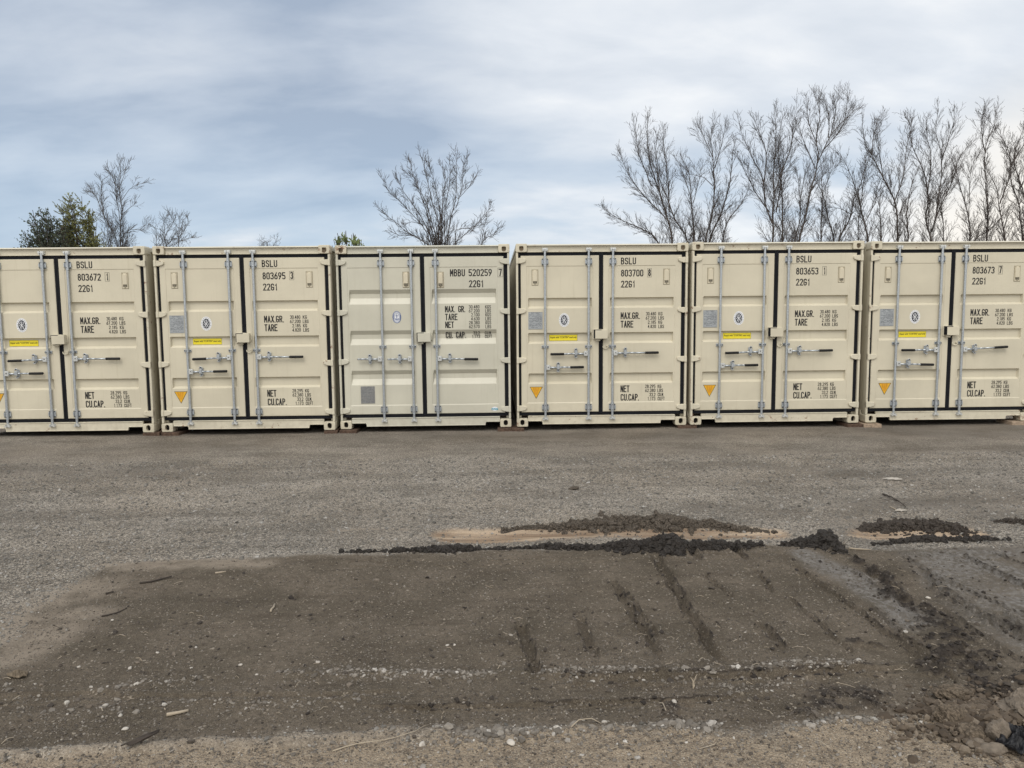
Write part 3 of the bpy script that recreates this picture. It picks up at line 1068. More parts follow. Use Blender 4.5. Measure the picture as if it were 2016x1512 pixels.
def door_mb(x0, x1, z0, z1, recesses, inset_x, inset_z, up, lo, deep=0.036):
    """pressed steel door leaf: flat frame, panel set back a little, trapezoid recesses"""
    fx0, fx1 = inset_x
    xs = [x0 + .006, fx0, fx0 + .006, fx0 + .020, fx0 + .030, fx1 - .030, fx1 - .020, fx1 - .006, fx1, x1 - .006]
    zs = [z0 + .006, inset_z[0], inset_z[0] + .012]
    for (a, c_) in sorted(recesses):
        zs += [a, a + lo, c_ - up, c_]
    zs += [inset_z[1] - .008, inset_z[1], z1 - .006]

    def dep(i, j):
        x, z = xs[i], zs[j]
        d = 0
        if 2 <= i <= 7 and inset_z[0] + .011 < z < inset_z[1] - .007:
            d = Y_PANEL - Y_DOOR
            if 4 <= i <= 5:
                for (a, c_) in recesses:
                    if a + lo - 1e-6 <= z <= c_ - up + 1e-6:
                        d = Y_PANEL - Y_DOOR + deep
        return d
    mb = MB()
    ni, nj = len(xs), len(zs)
    mb.add([(xs[i], Y_DOOR + dep(i, j), zs[j]) for j in range(nj) for i in range(ni)],
           [(j * ni + i, j * ni + i + 1, (j + 1) * ni + i + 1, (j + 1) * ni + i) for j in range(nj - 1) for i in range(ni - 1)])
    # rounded border and the edges back to the leaf's thickness
    ringA = [(xs[0], zs[0]), (xs[-1], zs[0]), (xs[-1], zs[-1]), (xs[0], zs[-1])]
    ringB = [(x0, z0), (x1, z0), (x1, z1), (x0, z1)]
    vs_ = [(x, Y_DOOR, z) for x, z in ringA] + [(x, Y_DOOR + .006, z) for x, z in ringB] + [(x, 0.082, z) for x, z in ringB]
    fs = []
    for k in range(4):
        q = (k + 1) % 4
        fs += [(k, 4 + k, 4 + q, q), (4 + k, 8 + k, 8 + q, 4 + q)]
    fs.append((8, 11, 10, 9))
    mb.add(vs_, fs)
    return mb


def hinge_mb(xp, z, s):
    mb = MB()
    poly = [(0.0, -.040), (.060, -.041), (.112, -.027), (.136, -.012), (.140, .004), (.138, .020), (.118, .034), (.06, .039), (0, .039)]
    pts = [(xp + s * a, z + c) for a, c in poly]
    if s < 0:
        pts = pts[::-1]
    inner = [(sum(p[0] for p in pts) / len(pts) + (p[0] - sum(q[0] for q in pts) / len(pts)) * 0.9, z + (p[1] - z) * 0.84) for p in pts]
    n = len(pts)
    vs_ = [(x, 0.006, zz) for x, zz in inner] + [(x, 0.014, zz) for x, zz in pts] + [(x, 0.05, zz) for x, zz in pts]
    fs = [tuple(range(n))]
    for k in range(n):
        q = (k + 1) % n
        fs += [(k, n + k, n + q, q), (n + k, 2 * n + k, 2 * n + q, n + q)]
    mb.add(vs_, fs)
    a, c = sorted((xp, xp + s * 0.036))
    mb.box(a, c, -0.002, 0.03, z - .043, z + .042, .004)
    mb.cyl((xp + s * .018, .014, z - .05), (xp + s * .018, .014, z + .05), .011, n=8)
    return mb


def bracket_mb(x, z0, z1, wide=.047):
    """flanged sleeve that holds a locking bar to the door"""
    mb = MB()
    zc0, zc1 = z0 + .022, z1 - .022
    mb.box(x - wide, x + wide, Y_DOOR - .012, Y_DOOR + .004, zc0, zc1, .004)
    mb.cyl((x, .008, z0), (x, .008, z1), .0225, n=14)
    mb.box(x - .021, x + .021, .008, Y_DOOR, z0, z1, .003)
    for s in (-1, 1):
        mb.box(x + s * wide * .90 - .007, x + s * wide * .90 + .007, Y_DOOR - .024, Y_DOOR - .010, zc0 + .018, zc1 - .018, .003)
    mb.mi = 1
    for s in (-1, 1):
        for zz in (zc0 + .008, zc1 - .008):
            mb.cyl((x + s * .034, Y_DOOR - .022, zz), (x + s * .034, Y_DOOR - .01, zz), .0085, n=8)
    for zz in (z0 + .03, z1 - .03):
        mb.cyl((x, -.018, zz), (x, -.010, zz), .005, n=8)
    return mb


def cam_mb(x, z, up):
    """cam at the end of a bar between its two keeper lugs"""
    mb = MB()
    s = 1 if up else -1
    mb.box(x - .040, x + .040, .012, .040, z - .022, z + .022, .005)
    for q in (-1, 1):
        mb.cyl((x + q * .026, -.014, z + s * .004), (x + q * .026, .02, z + s * .004), .0145, n=10)
        mb.box(x + q * .026 - .010, x + q * .026 + .010, -.008, .02, z - s * .026 - .004, z - s * .01 + .004, .003)
    mb.cyl((x, .008, z - s * .035), (x, .008, z + s * .012), .0165, n=12)
    mb.box(x - .012, x + .030, -.010, .016, z - .009, z + .010, .003)
    return mb


def guide_mb(x, z):
    mb = MB()
    mb.box(x - .050, x + .050, Y_DOOR - .010, Y_DOOR + .006, z - .020, z + .020, .004)
    mb.cyl((x, .006, z - .018), (x, .006, z + .018), .025, n=14)
    mb.mi = 1
    for s in (-1, 1):
        mb.cyl((x + s * .038, Y_DOOR - .020, z), (x + s * .038, Y_DOOR - .008, z), .008, n=8)
    mb.cyl((x, -.026, z), (x, -.016, z), .006, n=8)
    return mb


def handle_mb(x, z, s, length, grip, droop=0.0):
    """lever from the hub on the bar at x towards s"""
    hub, lev, g = MB(), MB(), MB()
    a, c = sorted((x + s * .012, x + s * .070))
    hub.mi = 0
    hub.box(a, c, -.016, .018, z - .036, z + .036, .005)
    hub.mi = 1
    hub.cyl((x + s * .042, -.022, z + .004), (x + s * .042, -.014, z + .004), .007, n=8)
    x1 = x + s * (length - grip)
    x2 = x + s * length
    k = [(x + s * .065, .002, z - .004), (x + s * .15, -.006, z - .006 + droop * .3), (x + s * .24, -.014, z - .002 + droop * .5),
         (x + s * .32, -.014, z - .004 + droop * .7), (x1 + s * .01, -.012, z - .006 + droop * .85)]
    for p, q in zip(k[:-1], k[1:]):
        lev.tube([p, q], .0125, 8)
    lev.tube([k[0], k[1]], .015, 8)
    zg = z - .007 + droop
    if grip > 0:
        g.tube([(x1, -.012, z - .006 + droop * .86), (x1 + s * .006, -.012, z - .006 + droop * .86), (x2 - s * .006, -.012, zg), (x2, -.012, zg)],
               [.014, .018, .018, .013], 10)
    else:
        lev.tube([k[-1], (x2, -.012, zg)], [.0125, .008], 8)
    return hub, lev, g


def catch_mb(x, z):
    """retainer plate with its upper loop, tongue and seal tab"""
    mb = MB()
    mb.box(x - .020, x + .020, Y_DOOR - .012, Y_DOOR + .004, z - .058, z + .050, .004)
    mb.box(x - .015, x + .015, -.034, Y_DOOR, z - .030, z - .020, .003)
    mb.box(x - .019, x + .019, -.036, -.022, z - .030, z + .030, .006)
    loop = [(x + .019 * math.cos(R(a)), -.020, z + .036 + .028 * math.sin(R(a))) for a in range(0, 181, 18)]
    mb.tube(loop, .006, 6)
    mb.tube([(x + .016 * math.cos(R(a)), -.006, z - .052 + .018 * math.sin(R(a))) for a in range(180, 361, 30)], .006, 6)
    mb.mi = 1
    mb.cyl((x, -.030, z + .050), (x, .010, z + .050), .008, n=8)
    mb.cyl((x, -.006, z - .052), (x, .020, z - .052), .007, n=8)
    return mb


def vent_mb(cx, z0, z1, raised):
    w = .042
    y = Y_PANEL
    mb = MB()
    mb.mi = 1
    mb.box(cx - w - .004, cx + w + .004, y - .003, y + .004, z0 - .004, z1 + .004, .001)
    mb.mi = 0
    mb.box(cx - w + .002, cx + w - .002, y - .006, y, z0 + .002, z1 - .002, .002)
    b = .026 if raised else .016
    mb.box(cx - .030, cx + .030, y - b, y - .005, z0 + .055, z1 - .022, .008)
    mb.mi = 2
    mb.box(cx - .027, cx + .027, y - b * .8, y - .005, z0 + .026, z0 + .056, .002)
    for q in range(4):
        mb.mi = 0
        mb.box(cx - .027, cx + .027, y - b * .8 - .003, y - b * .7, z0 + .0285 + q * .0075, z0 + .0305 + q * .0075, .0005)
    mb.mi = 1
    for (dx, zz) in ((-.028, z1 - .012), (.028, z1 - .012), (0, z0 + .013)):
        mb.cyl((cx + dx, y - .010, zz), (cx + dx, y - .005, zz), .006, n=8)
    return mb


def ellipse(mb, cx, cz, rx, rz, y, n=36, thick=.001):
    pts = [(cx + rx * math.cos(2 * math.pi * k / n), cz + rz * math.sin(2 * math.pi * k / n)) for k in range(n)]
    mb.prism(pts, y, y + thick)


def emblem_mb(cx, cz, kind):
    """oval survey sticker: white oval, dark oval with a pale seated figure"""
    mb = MB()
    y = Y_PANEL
    if kind == 'seated':
        ellipse(mb, cx, cz, .075, .098, y - .0015)
        mb.mi = 1
        ring = [(cx + .062 * math.cos(R(a)), cz + .085 * math.sin(R(a))) for a in range(0, 361, 12)]
        for k in range(0, 30, 2):
            ribbon(mb, ring[k:k + 2], .004, y - .0019)
        ellipse(mb, cx, cz, .048, .070, y - .003)
        mb.mi = 0
        st = [([(-.028, .034), (-.020, .010), (-.006, .000)], .008), ([(.004, .050), (.002, .030), (-.004, .0)], .008), ([(.028, .040), (.020, .012), (.004, .004)], .007),
              ([(-.004, .0), (-.012, -.030), (-.022, -.040)], .009), ([(.0, -.004), (.016, -.022), (.024, -.046)], .009), ([(-.036, .0), (-.022, -.014)], .006),
              ([(.036, .002), (.030, -.016)], .006), ([(-.004, -.058), (.002, -.036)], .006), ([(-.018, .052), (-.012, .036)], .006)]
        for k, (p, t) in enumerate(st):
            ribbon(mb, [(cx + a, cz + c) for a, c in p], t, y - .0034 - .0002 * k)
    else:
        mb.mi = 2
        ellipse(mb, cx, cz, .062, .086, y - .0015)
        mb.mi = 0
        ellipse(mb, cx, cz, .055, .078, y - .0022)
        mb.mi = 2
        for k in range(26):
            a0 = R(k * 360 / 26)
            a1 = a0 + R(8)
            ribbon(mb, [(cx + .048 * math.cos(a0), cz + .069 * math.sin(a0)), (cx + .048 * math.cos(a1), cz + .069 * math.sin(a1))], .010, y - .0026)
        ribbon(mb, [(cx + .034 * math.cos(R(a)), cz + .052 * math.sin(R(a))) for a in range(0, 361, 12)], .005, y - .0028)
        ribbon(mb, [(cx, cz + .036), (cx, cz - .034)], .009, y - .003)
        ribbon(mb, [(cx - .018, cz + .018), (cx + .018, cz + .018)], .007, y - .0032)
        ribbon(mb, [(cx + .024 * math.cos(R(a)), cz - .008 + .028 * math.sin(R(a))) for a in range(200, 341, 14)], .008, y - .0034)
    return mb


def plate_mb(x0, x1, z0, z1, split=False, seed=3):
    rr = random.Random(seed)
    mb = MB()
    y = Y_PANEL
    mb.box(x0, x1, y - .004, y + .002, z0, z1, .001)
    mb.mi = 1
    z = z1 - .014
    row = 0
    while z > z0 + .010:
        x = x0 + .012 + (0.03 if row in (0, 1) else 0)
        while x < x1 - .02 - (0.03 if row in (0, 1) else 0):
            l = rr.choice((.012, .02, .03, .045))
            if rr.random() < .78:
                e_ = min(x + l, x1 - .012)
                mb.add([(x, y - .0046, z), (e_, y - .0046, z), (e_, y - .0046, z + .006), (x, y - .0046, z + .006)], [(0, 1, 2, 3)])
            x += l + .007
        z -= rr.choice((.011, .012, .0185))
        row += 1
    for (a, c) in ((x0 + .003, x1 - .003),):
        for zz in ((z0 + .003, z1 - .0055) if not split else (z0 + .003, z1 - .0055, z0 + (z1 - z0) * .62)):
            mb.add([(a, y - .0047, zz), (c, y - .0047, zz), (c, y - .0047, zz + .003), (a, y - .0047, zz + .003)], [(0, 1, 2, 3)])
    return mb


MATS_BAR = lambda: [MAT['zinc'], MAT['bolt']]


PIVOT = {}


def build_container(kind):
    """one 20-foot box, origin at the foot of its left front corner, doors facing -Y"""
    old = kind == 'grey'
    P = MAT['grey_beige'] if old else MAT['beige']
    PF = MAT['beige_frame'] if not old else MAT['grey_beige']
    M = M3 if old else M4
    root = empty('shipping_container')
    # ---- frame: posts, lintel with its lip, sill with the fork cut-outs, rails
    for s in (0, 1):
        mb = MB()
        a, c = (0.004, 0.034) if not s else (CW - 0.034, CW - 0.004)
        mb.box(a, c, .012, .10, .120, 2.471, .004)
        a, c = (0.010, 0.070) if not s else (CW - 0.070, CW - 0.010)
        mb.box(a, c, .088, .13, .122, 2.469, .002)
        mb.build('corner_post', PF, root)
    mb = MB()
    mb.box(.161, CW - .161, .034, .12, 2.472, 2.566, .004)
    mb.box(.161, CW - .161, .034, .16, 2.567, 2.583, .003)
    mb.add([(.161, -.002, 2.564), (CW - .161, -.002, 2.564), (CW - .161, .034, 2.5825), (.161, .034, 2.5825), (.161, .034, 2.560), (CW - .161, .034, 2.560)], [(0, 1, 2, 3), (0, 4, 5, 1), (0, 3, 4), (1, 5, 2)])
    mb.box(.161, CW - .161, .026, .034, 2.473, 2.483, .003)
    mb.build('door_lintel', PF, root)
    mb = MB()
    cut = .205
    poly = [(.161, .086), (.161 + cut - .022, .086), (.161 + cut, .068), (.161 + cut + .006, .036), (CW - .161 - cut - .006, .036), (CW - .161 - cut, .068),
            (CW - .161 - cut + .022, .086), (CW - .161, .086), (CW - .161, .150), (.161, .150)]
    mb.prism(poly, .020, .055)
    mb.box(.165, CW - .165, .012, .07, .143, .155, .004)
    mb.box(.162, .161 + cut - .016, .014, .06, .076, .090, .004)
    mb.box(CW - .161 - cut + .016, CW - .162, .014, .06, .076, .090, .004)
    mb.box(.161 + cut + .004, CW - .161 - cut - .004, .016, .05, .030, .041, .004)
    mb.build('door_sill', PF, root)
    for s in (0, 1):
        for top in (0, 1):
            for bk in (0, 1):
                m_ = casting_mb(bool(s), bool(top))
                shift(m_, CW - .160 if s else 0, 0, CH - .118 if top else 0, CL if bk else None)
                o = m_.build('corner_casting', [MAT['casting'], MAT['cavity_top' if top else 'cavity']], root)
    for s in (0, 1):
        mb = MB()
        n_ = 22
        y0, y1 = .13, CL - .12
        prof = []
        for k in range(n_):
            p = y0 + (y1 - y0) * k / n_
            st = (y1 - y0) / n_
            prof += [(p, 0), (p + st * .36, 0), (p + st * .5, .036), (p + st * .86, .036)]
        prof.append((y1, 0))
        xo = .012 if not s else CW - .012
        sg = 1 if not s else -1
        vs_ = []
        for z in (.16, 2.53):
            vs_ += [(xo + sg * d, p, z) for p, d in prof]
        m_ = len(prof)
        fs = [(k, k + 1, m_ + k + 1, m_ + k) for k in range(m_ - 1)]
        mb.add(vs_, fs if s else [f[::-1] for f in fs])
        a, c = (.004, .062) if not s else (CW - .062, CW - .004)
        mb.box(a, c, .178, CL - .178, 2.52, 2.582, .004)
        mb.box(a, c, .178, CL - .178, .02, .165, .004)
        mb.build('side_wall', P, root)
    mb = MB()
    prof = []
    for k in range(30):
        p = .12 + (CL - .24) * k / 30
        st = (CL - .24) / 30
        prof += [(p, 2.576), (p + st * .4, 2.576), (p + st * .5, 2.560), (p + st * .9, 2.560)]
    prof.append((CL - .12, 2.576))
    m_ = len(prof)
    mb.add([(.05, p, z) for p, z in prof] + [(CW - .05, p, z) for p, z in prof], [(k, m_ + k, m_ + k + 1, k + 1) for k in range(m_ - 1)])
    mb.build('roof', P, root)
    mb = MB()
    mb.box(.03, CW - .03, CL - .10, CL - .05, .12, 2.57, .003)
    mb.build('end_wall', P, root)
    mb = MB()
    mb.box(.06, CW - .06, .10, CL - .06, .14, .17, .002)
    for k in range(14):
        y = .35 + k * .41
        mb.box(.065, CW - .065, y, y + .045, .03, .139, .003)
    mb.build('floor', MAT['plywood'], root)
    # ---- doors
    up, lo = (.058, .084) if old else (.017, .030)
    if old:
        rec = [(2.591 * .0, 0)]
        zr = [(M(395, 500)[1], M(395, 396)[1]), (M(400, 790)[1], M(400, 687)[1]), (M(420, 1076)[1], M(420, 972)[1])]
        lines = (M(400, 1225)[1], M(400, 238)[1])
        hz = [M(100, v)[1] for v in (205, 563, 915, 1266)]
    else:
        zr = [(M(400, 530)[1], M(400, 455)[1]), (M(400, 781)[1], M(400, 703)[1]), (M(400, 1067)[1], M(400, 991)[1])]
        lines = (M(400, 1203)[1], M(400, 228)[1])
        hz = [M(130, v)[1] for v in (193, 550, 899, 1240)]
    insx = [(.150, 1.095), (1.312, 2.262)]
    leaves = []
    for k, (x0, x1) in enumerate(DOORS):
        d = door_mb(x0, x1, .205, 2.425, zr, insx[k], lines, up, lo).build('door', P, root)
        leaves.append(d)
        g = MB()
        ye = .044
        if k == 0:
            g.box(.036, x0 - .001, ye, .085, .160, 2.468, .003)
            g.box(x1 + .001, 1.2035, ye - .012, .085, .178, 2.455, .004)
            g.box(x0 + .0005, 1.2035, ye, .085, 2.4255, 2.468, .003)
            g.box(x0 + .0005, 1.2035, ye, .085, .160, .2045, .003)
            g.box(1.115, 1.2035, ye - .008, .05, 2.452, 2.482, .004)
        else:
            g.box(x1 + .001, CW - .036, ye, .085, .160, 2.468, .003)
            g.box(1.204, x0 - .001, ye - .011, .085, .178, 2.456, .004)
            g.box(1.204, x1 - .0005, ye, .085, 2.4255, 2.468, .003)
            g.box(1.204, x1 - .0005, ye, .085, .160, .2045, .003)
            g.box(1.204, 1.28, ye - .008, .05, 2.452, 2.482, .004)
        g.build('door_gasket', MAT['rubber'], d)
        for z in hz:
            hinge_mb(0.004 if k == 0 else CW - .004, z, 1 if k == 0 else -1).build('hinge', PF, d)
    # vents
    if old:
        vents = ((0, M(574, 325)), (1, M(819, 325)))
    else:
        vents = ((0, M(232, 311)), (1, M(1166, 303)))
    for k, (vx, vz) in vents:
        vent_mb(vx, vz - .108, vz + .108, old).build('vent', [MAT['vent'], MAT['sealant'], MAT['cavity']], leaves[k])
    # ---- locking bars with levers
    if old:
        bx = [M(400, 400)[0], M(614, 400)[0], M(786, 400)[0]]
        hand = [(0, M(400, 890), -1, .345, 0, M(322, 890)), (1, M(612, 888), -1, .345, 0, M(534, 886)), (2, M(803, 884), 1, .585, .195, M(888, 878))]
        zg = M(410, 803)[1]
    else:
        bx = [M(302, 400)[0], M(611, 400)[0], M(782, 400)[0]]
        hand = [(1, M(606, 849), -1, .545, .195, M(517, 845)), (0, M(300, 949), 1, .548, .195, M(391, 945)), (2, M(779, 846), 1, .655, .195, M(866, 840))]
        zg = M(300, 803)[1]
    for k, x in enumerate(bx):
        mb = MB()
        mb.cyl((x, .008, .145), (x, .008, 2.50), .0165, n=14)
        bar = mb.build('locking_bar', MAT['zinc'], root)
        bracket_mb(x, 2.272, 2.405).build('bar_bracket', MATS_BAR(), bar)
        bracket_mb(x, .208, .340).build('bar_bracket', MATS_BAR(), bar)
        guide_mb(x, zg).build('bar_guide', MATS_BAR(), bar)
        cam_mb(x, 2.512, True).build('bar_cam', MAT['zinc_bright'], bar)
        cam_mb(x, .112, False).build('bar_cam', MAT['zinc_bright'], bar)
        for (kb, (hx, hz_), s, ln, gr_, (cx_, cz_)) in hand:
            if kb == k:
                hub, lev, g = handle_mb(x, hz_, s, ln, gr_)
                hub.build('handle_hub', [MAT['zinc_bright'], MAT['bolt']], bar)
                lev.build('handle', MAT['zinc'], bar)
                if gr_:
                    g.build('handle_grip', MAT['grip'], bar)
                catch_mb(cx_, cz_).build('handle_catch', [MAT['zinc'], MAT['bolt']], bar)
    PIVOT[kind] = [next((bx[k], h[1][1]) for h in hand if h[0] == k) for k in range(3)]
    # ---- lock box across the two leaves
    u0, u1, v0, v1 = (662, 752, 703, 765) if old else (652, 740, 684, 744)
    (xa, za), (xb, zb) = M(u0, v1), M(u1, v0)
    mb = MB()
    mb.box(xa, xb, -.045, -.039, za, zb, .002)
    mb.box(xb - .006, xb, -.040, .032, za, zb, .002)
    mb.box(xa + .09, xb - .007, -.0385, .032, zb - .002, zb + .0095, .002)
    mb.box(xa, xb - .007, -.0385, .032, za, za + .006, .002)
    mb.box(xa - .028, xa + .10, .018, .030, za - .014, zb + .014, .003)
    mb.box(xa + .012, xa + .075, -.004, .028, za - .034, za - .010, .004)
    mb.box(xb - .01, xb + .022, .020, .032, za + .02, zb - .02, .003)
    mb.mi = 1
    mb.box(xa - .0135, xb - .010, -.034, .0175, za + .004, zb + .0085, .002)  # black block put in for the shade inside the open box
    mb.mi = 0
    mb.box(xa - .0125, xb - .03, -.030, .0174, zb + .0087, zb + .0125, .001)
    mb.build('lock_box', [P, MAT['rubber']], root)
    if not old:
        cx, cz = M(727, 803)
        mb = MB()
        mb.tube([(cx + .034 * math.cos(R(a)), .012, cz + .024 * math.sin(R(a))) for a in range(150, 392, 20)], .007, 8)
        mb.box(cx + .012, cx + .036, .004, .03, cz + .004, cz + .020, .004)
        mb.build('tie_ring', P, root)
    # ---- plates and stickers
    if old:
        (xa, za), (xb, zb) = M(256, 1211), M(353, 1086)
        plate_mb(xa, xb, za, zb, True, 5).build('data_plate', [MAT['alu_dark'], MAT['alu_ink']], leaves[0])
        cx, cz = M(510, 591)
        emblem_mb(cx, cz, 'anchor').build('emblem_sticker', [MAT['white'], MAT['navy'], MAT['blue']], leaves[0])
        cx, cz = M(1205, 1240)
        mb = MB()
        y = Y_DOOR - .002
        ellipse(mb, cx, cz + .005, .044, .030, y)
        mb.mi = 1
        mb.prism([(cx - .048, cz - .012), (cx + .048, cz - .012), (cx + .044, cz + .014), (cx - .044, cz + .014)], y - .001, y - .0002)
        mb.mi = 0
        ribbon(mb, [(cx - .035, cz - .008), (cx - .022, cz + .008), (cx - .010, cz - .006), (cx + .004, cz + .008), (cx + .016, cz - .004), (cx + .034, cz + .008)], .005, y - .0013)
        mb.build('round_sticker', [MAT['white'], MAT['cyan']], leaves[1])
    else:
        (xa, za), (xb, zb) = M(183, 680), M(284, 556)
        plate_mb(xa, xb, za, zb).build('data_plate', [MAT['alu'], MAT['alu_ink']], leaves[0])
        cx, cz = M(437, 613)
        emblem_mb(cx, cz, 'seated').build('emblem_sticker', [MAT['white'], MAT['navy'], MAT['blue']], leaves[0])
        (xa, za), (xb, zb) = M(331, 762), M(532, 716)
        mb = MB()
        y = Y_PANEL + .036
        mb.mi = 1
        mb.box(xa, xb, y - .0016, y + .001, za, zb, .0004)
        mb.mi = 0
        mb.box(xa + .003, xb - .003, y - .0024, y, za + .003, zb - .003, .0004)
        mb.mi = 1
        vs_, fs = font_mesh('Repair with "CORTEN" steel only', .0345, 0.0, 0.10)
        wmax = max(v[0] for v in vs_) - min(v[0] for v in vs_)
        k = (xb - xa - .03) / wmax
        for q, (ox, oz) in enumerate(((0, 0), (.0014, 0), (.0007, .0009))):
            mb.add([((xa + xb) / 2 + v[0] * k + ox, y - .0028 - .0002 * q, (za + zb) / 2 + .004 + v[1] + oz) for v in vs_], fs)
        mb.build('repair_sticker', [MAT['yellow'], MAT['ink']], leaves[0])
        (xa, zt), (xb, _), (xc, zc) = M(190, 1088), M(282, 1088), M(235, 1173)
        mb = MB()
        y = Y_PANEL
        mb.mi = 1
        tri = [(xa, zt), (xc, zc), (xb, zt)]
        mb.prism(tri, y - .0016, y + .001)
        gx_, gz_ = (xa + xb + xc) / 3, (2 * zt + zc) / 3
        mb.mi = 0
        mb.prism([(gx_ + (x - gx_) * .90, gz_ + (z - gz_) * .90) for x, z in tri], y - .0024, y)
        mb.mi = 2
        for r_ in range(7):
            zz = zt - .022 - r_ * .015
            hw = (xb - xa) / 2 * (zz - zc) / (zt - zc) * .62
            for q in range(3):
                a_ = gx_ - hw + q * hw * 2 / 3
                mb.add([(a_, y - .0028, zz), (a_ + hw * .52, y - .0028, zz), (a_ + hw * .52, y - .0028, zz + .007), (a_, y - .0028, zz + .007)], [(0, 1, 2, 3)])
        mb.build('warning_sticker', [MAT['amber'], MAT['ink'], MAT['red_ink']], leaves[0])
    # ---- weight panel
    y = Y_PANEL - .001

    def w4(s, u0, u1, v0, v1, yy=None, t=.150, right=False):
        (a, z0), (c, z1) = M(u0, v1), M(u1, v0)
        mb = MB()
        letter(mb, s, a, z0, z1 - z0, c - a, y if yy is None else yy, t=t)
        mb.build('unit_lettering' if s[0] in 'KL' or s in ('CU.M.', 'CU.FT') else 'figure_lettering' if s[0].isdigit() else 'weight_lettering', MAT['ink'], leaves[1])

    if old:
        w4('MAX. GR.', 852, 993, 508, 556)
        w4('TARE', 853, 939, 564, 612)
        w4('NET', 854, 914, 620, 667)
        for (s, a, c, u, e0, e1, v) in (('30.480', 1019, 1094, 'KGS', 1134, 1175, 503), ('67.200', 1019, 1095, 'LBS', 1135, 1175, 531), ('2.100', 1036, 1095, 'KGS', 1136, 1176, 559),
                                        ('4.630', 1036, 1095, 'LBS', 1136, 1176, 587), ('28.380', 1021, 1096, 'KGS', 1137, 1177, 615), ('62.570', 1021, 1096, 'LBS', 1137, 1177, 643)):
            w4(s, a, c, v, v + 25, t=.145)
            w4(u, e0, e1, v, v + 25, t=.145)
        yr = Y_PANEL + .036 - .001
        # this block crosses the slope of the pressing, so it follows the slope
        w4('CU. CAP.', 857, 999, 692, 738, Y_PANEL + .018)
        w4('33.2', 1052, 1097, 688, 712, Y_PANEL + .016, .145)
        w4('CU.M.', 1133, 1180, 688, 711, Y_PANEL + .016, .145)
        w4('1.173', 1042, 1099, 714, 738, Y_PANEL + .033, .145)
        w4('CU.FT', 1134, 1182, 714, 737, Y_PANEL + .033, .145)
    else:
        w4('MAX.GR.', 838, 975, 557, 606)
        w4('TARE', 838, 928, 617, 667)
        for (s, a, c, u, e0, e1, v) in (('30.480', 1018, 1090, 'KG', 1106, 1136, 555), ('67.200', 1016, 1090, 'LBS', 1105, 1146, 585), ('2.185', 1031, 1089, 'KG', 1105, 1134, 615),
                                        ('4.820', 1030, 1089, 'LBS', 1105, 1146, 645), ('28.295', 1008, 1082, 'KG', 1097, 1124, 1071), ('62.380', 1008, 1082, 'LBS', 1096, 1136, 1100),
                                        ('33.2', 1038, 1082, 'CU.M.', 1098, 1141, 1130), ('1.173', 1025, 1081, 'CU.FT', 1097, 1147, 1159)):
            w4(s, a, c, v, v + 25, t=.145)
            w4(u, e0, e1, v, v + 25, t=.145)
        w4('NET', 834, 897, 1077, 1126)
        w4('CU.CAP.', 834, 965, 1137, 1186)
    return root, leaves


def number_parts(kind, serial, check, door):
    parts = []
    old = kind == 'grey'
    M = M3 if old else M4
    y = Y_PANEL - .001

    def w4(s, u0, u1, v0, v1, yy):
        (a, z0), (c, z1) = M(u0, v1), M(u1, v0)
        mb = MB()
        letter(mb, s, a, z0, z1 - z0, c - a, yy)
        mb.build('number_lettering' if s == serial else 'check_digit' if s == check else 'code_lettering', MAT['ink'], door)

    def box(u0, u1, v0, v1, y=y):
        mb = MB()
        (a, z0), (c, z1) = M(u0, v1), M(u1, v0)
        ribbon(mb, [(a, z0), (c, z0), (c, z1), (a, z1), (a, z0)], .004, y)
        mb.build('check_digit_frame', MAT['ink_thin'], door)
    if old:
        w4('MBBU', 886, 991, 249, 301, y)
        w4(serial, 1017, 1180, 247, 299, y)
        w4(check, 1230, 1250, 246, 298, Y_DOOR - .001)
        box(1223, 1257, 240, 303, Y_DOOR - .001)
        w4('22G1', 1020, 1124, 326, 378, y)
    else:
        w4('BSLU', 842, 950, 168, 218, Y_DOOR - .001)
        w4(serial, 842, 1002, 253, 304, y)
        w4(check, 1036 + (4 if check == '1' else 0), 1054 - (1 if check == '1' else 0), 250, 301, y)
        box(1030, 1060, 246, 307)
        w4('22G1', 842, 944, 332, 382, y)


FLEET = [  # number, check digit, kind, x, y, z, tilt, label
    ('803672', '1', 'sand', -7.247, -0.046, 0.049, 0.0, 'sand beige shipping container numbered 803672, cut off by the left edge of the photo'),
    ('803695', '3', 'sand', -4.713, -0.029, 0.048, 0.0, 'sand beige shipping container numbered 803695 on its closed doors'),
    ('520259', '7', 'grey', -2.215, 0.039, 0.046, 0.08, 'greyer beige shipping container numbered 520259, without yellow stickers'),
    ('803700', '8', 'sand', 0.302, 0.027, 0.051, -0.06, 'sand beige shipping container numbered 803700 on its closed doors'),
    ('803653', '1', 'sand', 2.786, -0.012, 0.055, 0.0, 'sand beige shipping container numbered 803653 on its closed doors'),
    ('803673', '7', 'sand', 5.339, 0.022, 0.050, 0.0, 'sand beige shipping container numbered 803673, cut off by the right edge'),
]
protos, fresh = {}, []
for num, chk, kind, x, y, z, tilt, label in FLEET:
    if kind not in protos:
        root, leaves = build_container(kind)
        protos[kind] = root
    else:
        root = copy_tree(protos[kind])
    fresh.append((root, kind, num, chk))
    root.location = (x, y, z)
    root.rotation_euler = (0, -R(tilt), 0)
    tag(root, label, 'shipping container', 'shipping containers standing side by side in a row')
for root, kind, num, chk in fresh:          # every box carries its own number on its right-hand door
    doors = [d for d in root.children if d.name.split('.')[0] == 'door']
    right = max(doors, key=lambda d: d.data.vertices[0].co.x)
    number_parts(kind, num, chk, right)
